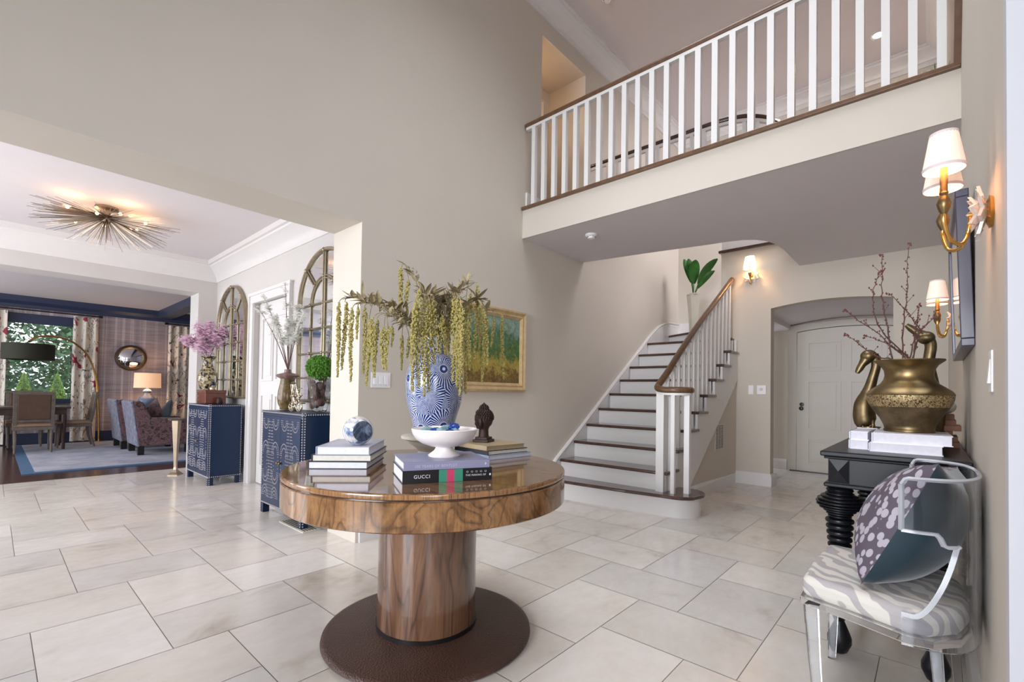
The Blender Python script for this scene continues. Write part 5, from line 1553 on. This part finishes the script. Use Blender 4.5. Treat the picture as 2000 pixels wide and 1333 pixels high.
def sconce(loc, rot, arms, s, label, watt, shade='shade', out=.10, sr=.045, sh=.10, group=None, drop=.0):
    """local: +Y away from the wall, X along it; origin at the rosette centre on the wall"""
    t = thing('wall_sconce', label, 'wall lamp', loc, rot=rot, group=group)
    rosette(t, Matrix.Identity(4), s)
    MB().tube([(0, .01 * s, 0), (0, .05 * s, 0)], .007 * s, 8).build('hub', 'brass_bright', t, smooth=50)
    for (dx, dy) in arms:
        X, Y = dx, out + dy
        P = smooth_path([(0, .045 * s, .0), (0, .05 * s, -.05 * s), (X * .25, .05 * s + (Y - .05 * s) * .25, -.082 * s), (X * .75, .05 * s + (Y - .05 * s) * .75, -.075 * s), (X, Y, -.03 * s), (X, Y, .0)], 6)
        MB().tube(P, .0055 * s, 8).build('arm', 'brass_bright', t, smooth=60)
        MB().lathe([(.005 * s, -.01 * s), (.013 * s, .008 * s), (.016 * s, .022 * s), (.011 * s, .036 * s), (.007 * s, .044 * s), (.011 * s, .05 * s), (.0085 * s, .055 * s), (.0085 * s, .12 * s)], 16, (X, Y, 0)).build('candle_tube', 'brass', t, smooth=50)
        z0 = .085 * s + drop
        n = 72
        sd = MB().lathe([(sr, z0), (sr * .66, z0 + sh), (sr * .64, z0 + sh), (sr * .98, z0)], n, (X, Y, 0), wob=lambda a, z: 1 + .012 * sin(a * 24))
        sd.build('lamp_shade', shade, t, smooth=60)
        MB().lathe([(sr * 1.01, z0 - .002), (sr * 1.02, z0 + .006), (sr * .985, z0 + .006), (sr * .97, z0 - .002)], 40, (X, Y, 0)).lathe([(sr * .68, z0 + sh - .006), (sr * .675, z0 + sh + .002), (sr * .64, z0 + sh)], 40, (X, Y, 0)).build('shade_trim', 'shade_trim', t, smooth=50)
        mw = Matrix.Translation(loc) @ Matrix.Rotation(rot[2], 4, 'Z')
        p = mw @ Vector((X, Y, z0 + sh * .55))
        point('sconce_bulb', tuple(p), watt, WARM, .012)
    return t
R90 = (0, 0, R_(90))
sconce((XR, 1.81, 1.635), R90, ((-.08, 0), (.08, .0)), 1.0, 'brass two armed sconce with crystal rosette nearest the clear chair', 0.34, out=.10, sr=.0455, sh=.098, drop=.03)
sconce((XR, 3.87, 1.60), R90, ((-.09, 0), (.09, .0)), 1.15, 'brass two armed sconce with crystal rosette beyond the framed mirror', 0.34, out=.10, sr=.052, sh=.115, drop=.02)
sconce((-1.72, YF, 2.66), (0, 0, R_(180)), ((.0, 0),), 1.25, 'single shaded sconce with crystal rosette high on the far wall by the handrail', 3.5, shade='shade_hot', out=.10, sr=.078, sh=.155, drop=-.02)

# framed mirror on the entry wall (shadow-box frame)
t = thing('box_framed_mirror', 'deep slate purple box framed mirror above the black console', 'mirror', (XR, 2.53, 1.331), rot=(0, R_(-1.6), 0))
mb = MB(); L_, H_ = .98, .62
mb.box(-.04, 0, 0, L_, 0, .03); mb.box(-.04, 0, 0, L_, H_ - .03, H_); mb.box(-.04, 0, 0, .03, .03, H_ - .03); mb.box(-.04, 0, L_ - .03, L_, .03, H_ - .03)
mb.build('frame', 'navy_frame', t, bevel=.003)
MB().box(-.034, -.03, .03, L_ - .03, .03, H_ - .03).build('mirror_glass', 'mirror', t)

# ------------------------------------------------------------------ black console and what stands on it
CZ = .885
t = thing('console_table', 'black console table with bulbous ribbed legs against the entry wall', 'table', (-.12, 3.1, 0))
x0, x1, y0, y1 = -.25, .235, -.64, .66
MB().box(x0, x1, y0, y1, CZ - .022, CZ).box(x0 + .012, x1, y0 + .012, y1 - .012, CZ - .034, CZ - .022).build('tabletop', 'ebony', t, bevel=.005)
MB().box(x0 + .035, x1 - .02, y0 + .035, y1 - .035, .745, CZ - .034).build('apron', 'ebony', t)
MB().box(x0 + .012, x1 - .005, y0 + .012, y1 - .012, .728, .746).build('lower_moulding', 'ebony', t, bevel=.005)
def diamond(mb, cx, y, w, z0, z1, dy, ax='y'):
    zc = (z0 + z1) / 2; d = .014
    vs = [(cx - w, y, z0), (cx + w, y, z0), (cx + w, y, z1), (cx - w, y, z1), (cx, y + dy * 0.002, zc), (cx, y + dy * d, z0), (cx, y + dy * d, z1)]
    mb.add([(cx - w, y + dy * .002, z0), (cx + w, y + dy * .002, z0), (cx, y + dy * d, zc), (cx - w, y + dy * .002, z1), (cx + w, y + dy * .002, z1)], [(0, 1, 2), (3, 2, 4), (0, 2, 3), (1, 4, 2)])
for (cx, cy) in ((x0 + .065, y0 + .065), (x1 - .105, y0 + .065), (x0 + .065, y1 - .065), (x1 - .105, y1 - .065)):
    mb = MB(); mb.cbox((cx, cy, .80), (.075, .075, .108))
    diamond(mb, cx, cy - .0375, .037, .748, .85, -1)
    mb.build('corner_block', 'ebony', t)
    pr = [(.03, .728), (.045, .722), (.052, .712), (.047, .705)]
    z = .703; rr_ = .05
    for k in range(9):                                   # stacked rings of the bulb
        u_ = k / 8; R1 = .05 + .036 * sin(PI * min(1, u_ * 1.25)) if u_ < .8 else .05 - (u_ - .8) * .05
        pr += [(R1 * .93, z), (R1 + .004, z - .004), (R1 + .004, z - .009), (R1 * .93, z - .012)]; z -= .0125
    for k in range(6):
        R1 = .052 - k * .0022
        pr += [(R1 * .78, z), (R1, z - .006), (R1 + .002, z - .013), (R1, z - .02), (R1 * .78, z - .026)]; z -= .027
    pr += [(.028, z), (.032, .36), (.034, .30), (.028, .29)]
    mb = MB(); mb.lathe(pr, 40, (cx, cy, 0))
    mb.cbox((cx, cy, .235), (.075, .075, .11)); mb.lathe([(.02, .18), (.026, .16), (.018, .14), (.03, .11), (.045, .07), (.045, .045), (.03, .01), (.018, 0)], 28, (cx, cy, 0))
    mb.build('leg', 'ebony', t, smooth=40)
for (a, b, c, d) in ((x0 + .065, x1 - .06, y0 + .05, y0 + .08), (x0 + .065, x1 - .06, y1 - .08, y1 - .05), (x0 + .05, x0 + .08, y0 + .065, y1 - .065)):
    MB().box(a, b, c, d, .215, .25).build('stretcher', 'ebony', t, bevel=.004)

M['mag'] = flat('white magazine cover', (226, 224, 236), .3, vary=.02)
def mag(loc, rz, w, d, th, label):
    return book('magazine', label, loc, rz, w, d, th, 'mag', 'paper_white', 'left', 'white magazines on the console')
mag((-.21, 2.62, CZ), 0, .245, .33, .040, 'thick white magazine under the brass pot, bottom of its pair')
mag((-.20, 2.625, CZ + .040), R_(2), .265, .33, .043, 'thick white magazine directly under the brass pot')
mag((-.292, 2.965, CZ), 0, .09, .24, .042, 'white book under the lower duck, bottom of its pair')
mag((-.29, 2.965, CZ + .042), 0, .085, .24, .042, 'white book directly under the lower duck')
mag((-.289, 2.68, CZ), 0, .074, .27, .042, 'narrow white book beside the magazine pair, lower one')
mag((-.287, 2.685, CZ + .042), 0, .071, .27, .040, 'narrow white book beside the magazine pair, upper one')
for k in range(6):
    w = .125 - .012 * (k % 3)
    o = book('old_book', ('worn brown book at the bottom of the stack by the wall', 'worn brown book second from the bottom by the wall', 'worn brown book third from the bottom by the wall', 'worn brown book fourth from the bottom by the wall', 'worn brown book just under the topmost by the wall', 'worn brown book on top of the stack by the wall')[k],
             (-.025 + .006 * (k % 2), 3.14 + .008 * (k % 3), CZ + .027 * k), 0, w, .20, .026, 'brownbook', 'brownbook' if k % 2 else 'paper', 'front', 'old brown books on the console')
t = thing('gourd_ornament', 'pale round gourd ornament with a thin stem on the brown books', 'ornament', (.05, 3.24, CZ + .162))
MB().ball((0, 0, .038), .042, 12, (1, 1, .92)).build('body', 'cream_stone', t, smooth=60)
MB().tube(bez((0, 0, .07), (0, 0, .09), (.01, -.02, .09), (.02, -.04, .085), 6), .003, 6).build('stem', 'stemwood', t, smooth=60)

# brass pot
PX, PY, PZ = -.08, 2.85, CZ + .0835
t = thing('brass_pot', 'wide necked antique brass pot with an engraved band holding bare twigs', 'pot', (PX, PY, PZ))
MB().lathe([(0, 0), (.092, 0), (.094, .008), (.09, .012), (.094, .03), (.108, .06), (.128, .09), (.143, .115)], 64).build('lower_body', 'brass_dark', t, smooth=60)
MB().lathe([(.143, .115), (.151, .13), (.157, .15), (.1585, .168)], 64).build('engraved_band', 'brass_band', t, smooth=60)
MB().lathe([(.1585, .168), (.160, .171), (.158, .175), (.150, .187), (.128, .205), (.105, .222), (.093, .242), (.089, .262), (.092, .284), (.104, .306), (.126, .324), (.129, .328), (.127, .332), (.100, .314), (.084, .284), (.082, .25), (.095, .22), (0.0, .2)], 64).build('neck_and_rim', 'brass', t, smooth=50)
TW = [[(-0.023, 0.01, 1.313), (-0.018, 0.039, 1.503), (-0.012, 0.072, 1.578), (-0.008, 0.103, 1.672), (-0.009, 0.128, 1.794), (-0.001, 0.162, 1.885)],
[(-0.059, -0.022, 1.312), (-0.076, -0.013, 1.458), (-0.091, 0.001, 1.549), (-0.101, 0.018, 1.643), (-0.099, 0.047, 1.729), (-0.104, 0.068, 1.83)],
[(-0.004, 0.027, 1.313), (-0.086, -0.078, 1.421), (-0.113, -0.132, 1.49), (-0.12, -0.17, 1.57), (-0.111, -0.191, 1.633), (-0.089, -0.202, 1.692)],
[(0.015, 0.045, 1.314), (0.026, 0.025, 1.411), (0.042, 0.012, 1.434), (0.017, -0.038, 1.481), (-0.013, -0.094, 1.532), (-0.063, -0.167, 1.595)],
[(-0.011, 0.022, 1.309), (-0.067, -0.003, 1.371), (-0.117, -0.023, 1.438), (-0.185, -0.059, 1.497), (-0.234, -0.078, 1.554)],
[(-0.062, -0.025, 1.305), (-0.099, -0.039, 1.312), (-0.149, -0.066, 1.348), (-0.2, -0.094, 1.401), (-0.228, -0.101, 1.431)],
[(0.002, 0.033, 1.309), (-0.017, 0.028, 1.331), (-0.076, -0.012, 1.379), (-0.116, -0.035, 1.401), (-0.157, -0.058, 1.42)],
[(0.006, 0.036, 1.313), (0.022, 0.027, 1.433), (0.032, 0.014, 1.495), (0.039, -0.002, 1.558)],
[(0.012, 0.042, 1.314), (0.041, 0.076, 1.441), (0.057, 0.101, 1.469), (0.093, 0.143, 1.513)]]
TL = ['tallest straight bare twig in the brass pot', 'second tallest twig, upright on the arch side', 'twig curving out and meeting the tip of the second tallest', 'twig crossing diagonally behind the tallest one',
      'long faint twig reaching highest across the panelled door', 'lowest twig, pointing over the near duck head', 'short twig between the lowest and the long diagonal one', 'short upright twig beside the far duck neck', 'thin twig leaning towards the mirror']
g = random.Random(8)
for P0, lab in zip(TW, TL):
    o = thing('bare_twig', lab, 'twig', (PX, PY, 0), group='bare twigs in the brass pot')
    P0 = [(0.3 * P0[0][0], .3 * P0[0][1], 1.24)] + P0
    P = smooth_path(P0, 6); n = len(P)
    P = [p + Vector((g.gauss(0, .0016), g.gauss(0, .0016), 0)) for p in P]
    mb = MB(); mb.tube(P, [.0038 * (1 - .72 * i / n) for i in range(n)], 6)
    bd = MB()
    for i in range(8, n):
        if g.random() < .8:
            a = g.uniform(0, 2 * PI); q = P[i] + Vector((cos(a), sin(a), .3)) * .005
            bd.octa(tuple(q), .0036, (1, 1, 1.5))
        if g.random() < .16:
            a = g.uniform(0, 2 * PI); e = P[i] + Vector((cos(a) * .6, sin(a) * .6, .8)) * g.uniform(.02, .05)
            mb.tube([P[i], e], [.0016, .0008], 4); bd.octa(tuple(e), .004, (1, 1, 1.5))
    for k in range(4): bd.octa(tuple(P[-1] + Vector((g.uniform(-.008, .008), g.uniform(-.008, .008), g.uniform(-.012, .004)))), .0042, (1, 1, 1.5))
    mb.build('stem', 'stemwood', o, smooth=60); bd.build('buds', 'bud', o)

# brass ducks
def duck(body, neck, head, bill, name, label, z0, feet=True):
    o = thing(name, label, 'sculpture', (neck[0][0], neck[0][1], z0))
    off = Vector((neck[0][0], neck[0][1], z0))
    Lc = lambda P: [Vector(p) - off for p in P]
    mb = MB()
    P = smooth_path(Lc(body[0] + neck), 5)
    rs_src = body[1]
    rs = [rs_src[0] + 0 * 1.0] * len(P)
    k = len(P) - 1
    for i in range(len(P)):
        f = i / k * (len(rs_src) - 1); a = int(min(len(rs_src) - 2, f)); rs[i] = rs_src[a] + (rs_src[a + 1] - rs_src[a]) * (f - a)
    mb.tube(P, rs, 14)
    h = Lc([head])[0]; b = Lc(bill)
    mb.ball(tuple(h), .033, 12, (1.1, 1.1, 1.0))
    mb.build('body', 'brass_dark', o, smooth=70)
    MB().tube([h, (h + b[0]) / 2, b[0], (b[0] + b[1]) / 2, b[1]], [.028, .025, .0175, .0165, .010], 10).build('bill', 'brass_dark', o, smooth=70)
    if feet:
        f = MB()
        f.lathe([(.05, 0), (.05, .005), (0, .006)], 8)
        for s_ in (-1, 1):
            f.tube([(s_ * .018, -.01, .05), (s_ * .02, -.035, .03), (s_ * .02, -.03, .004)], [.008, .006, .01], 6)
            for q in (-1, 0, 1): f.tube([(s_ * .02, -.03, .008), (s_ * .02 + q * .014, -.062, .006)], [.005, .003], 5)
        f.build('feet', 'brass_dark', o, smooth=60)
    return o
duck(([(-.246, 3.06, CZ + .09), (-.262, 3.06, 1.01), (-.264, 3.06, 1.09)], [.03, .048, .05, .044, .032, .025, .022, .021, .023, .024]),
     [(-.245, 3.06, 1.16), (-.228, 3.06, 1.23), (-.214, 3.06, 1.30), (-.228, 3.055, 1.345)], (-.245, 3.05, 1.340), [(-.272, 3.04, 1.295), (-.292, 3.03, 1.252)], 'brass_duck', 'brass duck looking down on the near side of the brass pot', CZ + .084)
duck(([(.0, 3.16, CZ + .005), (.0, 3.16, 1.0), (.005, 3.16, 1.1)], [.03, .05, .05, .04, .03, .026, .024, .024, .025, .026]),
     [(.0, 3.16, 1.2), (-.012, 3.16, 1.3), (-.004, 3.16, 1.385), (-.012, 3.155, 1.42)], (-.022, 3.15, 1.43), [(-.06, 3.14, 1.462), (-.098, 3.13, 1.5)], 'brass_duck', 'brass duck with raised bill behind the brass pot', CZ, False)
for o in list(bpy.data.objects):
    if o.name == 'brass_duck.001': o.location.x -= 0.0

# things on the floor shelf area under the console
t = thing('moss_plant', 'small green leafy plant in the shade under the console', 'plant', (-.16, 3.15, 0))
MB().lathe([(.07, 0), (.09, .25), (.1, .5), (.09, .5), (0, .48)], 16).build('pot', 'bronze', t, smooth=40)
mb = MB(); g = random.Random(1)
for k in range(260):
    a, z = g.uniform(0, 2 * PI), g.uniform(-.4, 1); rr_ = math.sqrt(max(0, 1 - z * z))
    leaf(mb, Vector((rr_ * cos(a) * .06, rr_ * sin(a) * .06, .53 + z * .06)), Vector((rr_ * cos(a), rr_ * sin(a), z + .3)), .04, .01)
mb.build('leaves', 'moss', t)
t = thing('white_reel', 'white ring shaped reel with a dark centre beside the far console leg', 'ornament', (-.20, 2.95, 0))
MB().lathe([(.018, -.02), (.04, -.018), (.046, 0), (.04, .018), (.018, .02)], 24, mtx=Matrix.Translation((0, 0, .515)) @ Matrix.Rotation(R_(80), 4, 'X') @ Matrix.Rotation(0, 4, 'Z')).build('ring', 'white_plastic', t, smooth=60)
MB().lathe([(0, -.021), (.02, -.021), (.02, .021), (0, .021)], 16, mtx=Matrix.Translation((0, 0, .515)) @ Matrix.Rotation(R_(80), 4, 'X')).build('centre', 'black', t)
MB().tube([(0, .02, 0), (0, .02, .5)], .012, 8).build('post', 'bronze', t)
t = thing('woven_basket', 'dark patterned basket on the floor under the console', 'basket', (-.05, 2.95, 0))
MB().lathe([(.12, 0), (.15, .03), (.165, .16), (.155, .17), (.14, .05), (0, .03)], 24).build('body', 'stoneware', t, smooth=40)
mb = MB()
for k in range(24):
    a = 2 * PI * k / 24; mb.octa((.16 * cos(a), .16 * sin(a), .14), .013)
mb.build('trim', 'navy', t)

# ------------------------------------------------------------------ clear acrylic chair
t = thing('acrylic_chair', 'clear acrylic chair with a wraparound back and zebra striped seat', 'chair', (-.12, 2.17, 0))
ox, oy = -.12, 2.17
seat = [(-.352, 1.97), (-.355, 2.2), (-.345, 2.50), (-.2, 2.485), (-.03, 2.46), (.05, 2.41), (.09, 2.32), (.10, 2.2), (.095, 2.08), (.06, 1.96), (0, 1.885), (-.06, 1.87), (-.2, 1.925)]
sl = [(x - ox, y - oy) for x, y in seat]
def off_poly(poly, k):
    cx = sum(p[0] for p in poly) / len(poly); cy = sum(p[1] for p in poly) / len(poly)
    return [(cx + (x - cx) * k, cy + (y - cy) * k) for x, y in poly]
MB().prism(sl, .405, .478, 'Z').build('seat_cushion', 'zebra', t, bevel=.026, seg=4, smooth=60)
MB().prism(off_poly(sl, 1.015), .378, .404, 'Z').build('seat_frame', 'acrylic', t, bevel=.004)
plan = smooth_path([(-.07, 1.857), (-.02, 1.86), (.04, 1.885), (.085, 1.95), (.108, 2.05), (.113, 2.17), (.106, 2.29), (.078, 2.39), (.03, 2.44), (-.02, 2.455), (-.06, 2.455)], 5)
plan = [Vector((p.x - ox, p.y - oy, 0)) if isinstance(p, Vector) and len(p) == 3 else Vector((p[0] - ox, p[1] - oy, 0)) for p in [Vector((q[0], q[1], 0)) for q in plan]]
cum = [0.0]
for a, b in zip(plan, plan[1:]): cum.append(cum[-1] + (b - a).length)
tot = cum[-1]
def nrm(i):
    d = (plan[min(i + 1, len(plan) - 1)] - plan[max(i - 1, 0)]).normalized(); return Vector((d.y, -d.x, 0))
th = .010
def upper_lo(s_):
    s_ = min(s_, tot - s_)
    if s_ < .085: return .722
    if s_ < .10: return .722 - (s_ - .085) / .015 * .035
    if s_ < .135: return .687
    return None
def lower_hi(s_):
    s_ = min(s_, tot - s_)
    return .47 + .215 * max(0, (s_ - .03) / .105) ** 1.6 if s_ < .135 else None
def strip(cols):
    """cols: list of (index, zlo, zhi)"""
    vs, fs = [], []
    for (i, a, b) in cols:
        n_ = nrm(i); p = plan[i]
        for q in (p - n_ * th / 2, p + n_ * th / 2):
            vs += [(q.x, q.y, a), (q.x, q.y, b)]
    for k in range(len(cols) - 1):
        a, b = k * 4, k * 4 + 4
        fs += [(a, b, b + 1, a + 1), (a + 2, a + 3, b + 3, b + 2), (a + 1, b + 1, b + 3, a + 3), (a, a + 2, b + 2, b)]
    fs += [(0, 1, 3, 2), tuple(len(vs) - 4 + q for q in (0, 2, 3, 1))]
    return vs, fs
# resample the plan finely so that cut-outs are clean
fine = []
K = 90
for q in range(K + 1):
    s_ = tot * q / K
    for i in range(len(cum) - 1):
        if cum[i] <= s_ <= cum[i + 1] + 1e-9:
            f = (s_ - cum[i]) / max(1e-9, cum[i + 1] - cum[i]); fine.append(plan[i].lerp(plan[i + 1], f)); break
plan = fine; cum = [tot * q / K for q in range(len(plan))]
ZT = .88
full = [i for i in range(len(plan)) if upper_lo(cum[i]) is None]
lo_, hi_ = full[0], full[-1]
mb = MB()
# one closed solid: triangulated grid with holes walls
def zlist(i):
    s_ = cum[i]
    u_ = upper_lo(s_)
    if u_ is None: return [(.38, ZT)]
    return [(.38, lower_hi(s_)), (u_, ZT)]
mb2 = []
def colseq(idx, k):
    return [(i,) + zlist(i)[k] for i in idx]
A = list(range(0, lo_)); B_ = list(range(hi_ + 1, len(plan)))
rr0 = .02
def rounded_front(cols, rev=False):
    out = []
    for j, (i, a, b) in enumerate(cols):
        s_ = min(cum[i], tot - cum[i]); k = min(1, s_ / rr0)
        out.append((i, a, b - rr0 * (1 - math.sqrt(max(0, 1 - (1 - k) ** 2)))))
    return out
top_near = rounded_front([(i, upper_lo(cum[i]), ZT) for i in A]) + [(lo_, .687, ZT)]
top_far = [(hi_, .687, ZT)] + rounded_front([(i, upper_lo(cum[i]), ZT) for i in B_])
low_near = [(i, .38, lower_hi(cum[i])) for i in A] + [(lo_, .38, .6869)]
low_far = [(hi_, .38, .6869)] + [(i, .38, lower_hi(cum[i])) for i in B_]
# split the full section at z=.687 so that the pieces weld into one shell
mid_top = [(i, .687, ZT) for i in full]; mid_low = [(i, .38, .6869) for i in full]
def shell(sections):
    quads = []
    for cols in sections:
        for k in range(len(cols) - 1):
            (i, a, b), (j, c, d) = cols[k], cols[k + 1]
            quads.append([(i, round(a, 4)), (j, round(c, 4)), (j, round(d, 4)), (i, round(b, 4))])
    cnt = {}
    for q in quads:
        for k in range(4):
            e = frozenset((q[k], q[(k + 1) % 4]))
            if len(e) == 2: cnt.setdefault(e, []).append((q[k], q[(k + 1) % 4]))
    vid, vs, fs = {}, [], []
    def V(key, sg):
        kk = (key, sg)
        if kk not in vid:
            i, z = key
            p_ = plan[i] + nrm(i) * th / 2 * sg
            vid[kk] = len(vs); vs.append((p_.x, p_.y, z))
        return vid[kk]
    for q in quads:
        fs.append(tuple(V(k, 1) for k in q)); fs.append(tuple(V(k, -1) for k in q[::-1]))
    for e, l in cnt.items():
        if len(l) == 1:
            a, b = l[0]
            fs.append((V(b, 1), V(a, 1), V(a, -1), V(b, -1)))
    o = MB().add(vs, fs).build('backrest_shell', 'acrylic', t, smooth=30)
    fixn(o)
shell([top_near + mid_top[1:] + top_far[1:], [(i, a, .687 if abs(b - .6869) < 1e-6 else b) for i, a, b in low_near + mid_low[1:] + low_far[1:]]])
eg = MB()  # pale tubes laid along the shell edges as painted highlights
def edge(seq, w=.0054):
    eg.tube([(plan[i].x, plan[i].y, z) for i, z in seq], w, 4, sq=True, up=(0.3, 0.2, 1))
N_ = len(plan) - 1
edge([(i, b) for i, a, b in top_near[:-1]] + [(i, ZT) for i in range(lo_, hi_ + 1, 2)] + [(i, b) for i, a, b in top_far[1:]], .0042)
edge([(0, .722), (0, ZT - rr0)]); edge([(N_, .722), (N_, ZT - rr0)])
edge([(i, a) for i, a, b in top_near]); edge([(i, a) for i, a, b in top_far])
edge([(i, b) for i, a, b in low_near], .0065); edge([(i, b) for i, a, b in low_far], .0065)
eg.build('painted_edge_glint', 'acrylic_glint', t, smooth=40)
for (fx, fy, tx, ty, w0, w1) in ((-.325, 1.99, -.295, 1.97, .042, .026), (-.315, 2.46, -.322, 2.445, .042, .026), (.005, 2.03, .035, 1.99, .034, .022), (.055, 2.30, .075, 2.33, .034, .022)):
    MB().tube([(fx - ox, fy - oy, .378), ((fx * .6 + tx * .4) - ox + .0, (fy * .6 + ty * .4) - oy, .2), (tx - ox, ty - oy, 0)], [w0 / 2, (w0 + w1) / 4, w1 / 2], 4, sq=True, up=(0, 1, 0)).build('leg', 'acrylic', t, bevel=.002)

# cushion leaning in the chair: leaf print front, teal velvet back
vs, F1, F2, m = pillow_mesh(.47, .275, 26)
q = thing('scatter_cushion', 'leaf print and teal velvet cushion leaning in the clear chair', 'cushion', (-.050, 2.205, .682), rot=(R_(0), R_(24), R_(-97)))
q.rotation_mode = 'XYZ'
q.rotation_euler = (R_(-24), R_(-6), R_(-98 + 0))
fixn(MB().add(vs[:m], F1).build('back_cover', 'teal', q, smooth=180))
fixn(MB().add(vs[m:], [tuple(i - m for i in f) for f in F2]).build('front_cover', 'leafprint', q, smooth=180))

# slender plant on the landing
t = thing('potted_plant', 'thin green leafed plant on the upper landing by the end of the railing', 'plant', (.03, 4.25, 3.012))
MB().lathe([(.04, 0), (.055, .12), (.05, .12), (0, .1)], 16).build('pot', 'cream_stone', t, smooth=40)
mb = MB(); g = random.Random(6)
for k in range(16):
    a = g.uniform(0, 2 * PI); leaf(mb, Vector((.01 * cos(a), .01 * sin(a), .1)), Vector((cos(a) * .12, sin(a) * .12, 1)), g.uniform(.2, .34), .007)
mb.build('blades', 'moss', t)
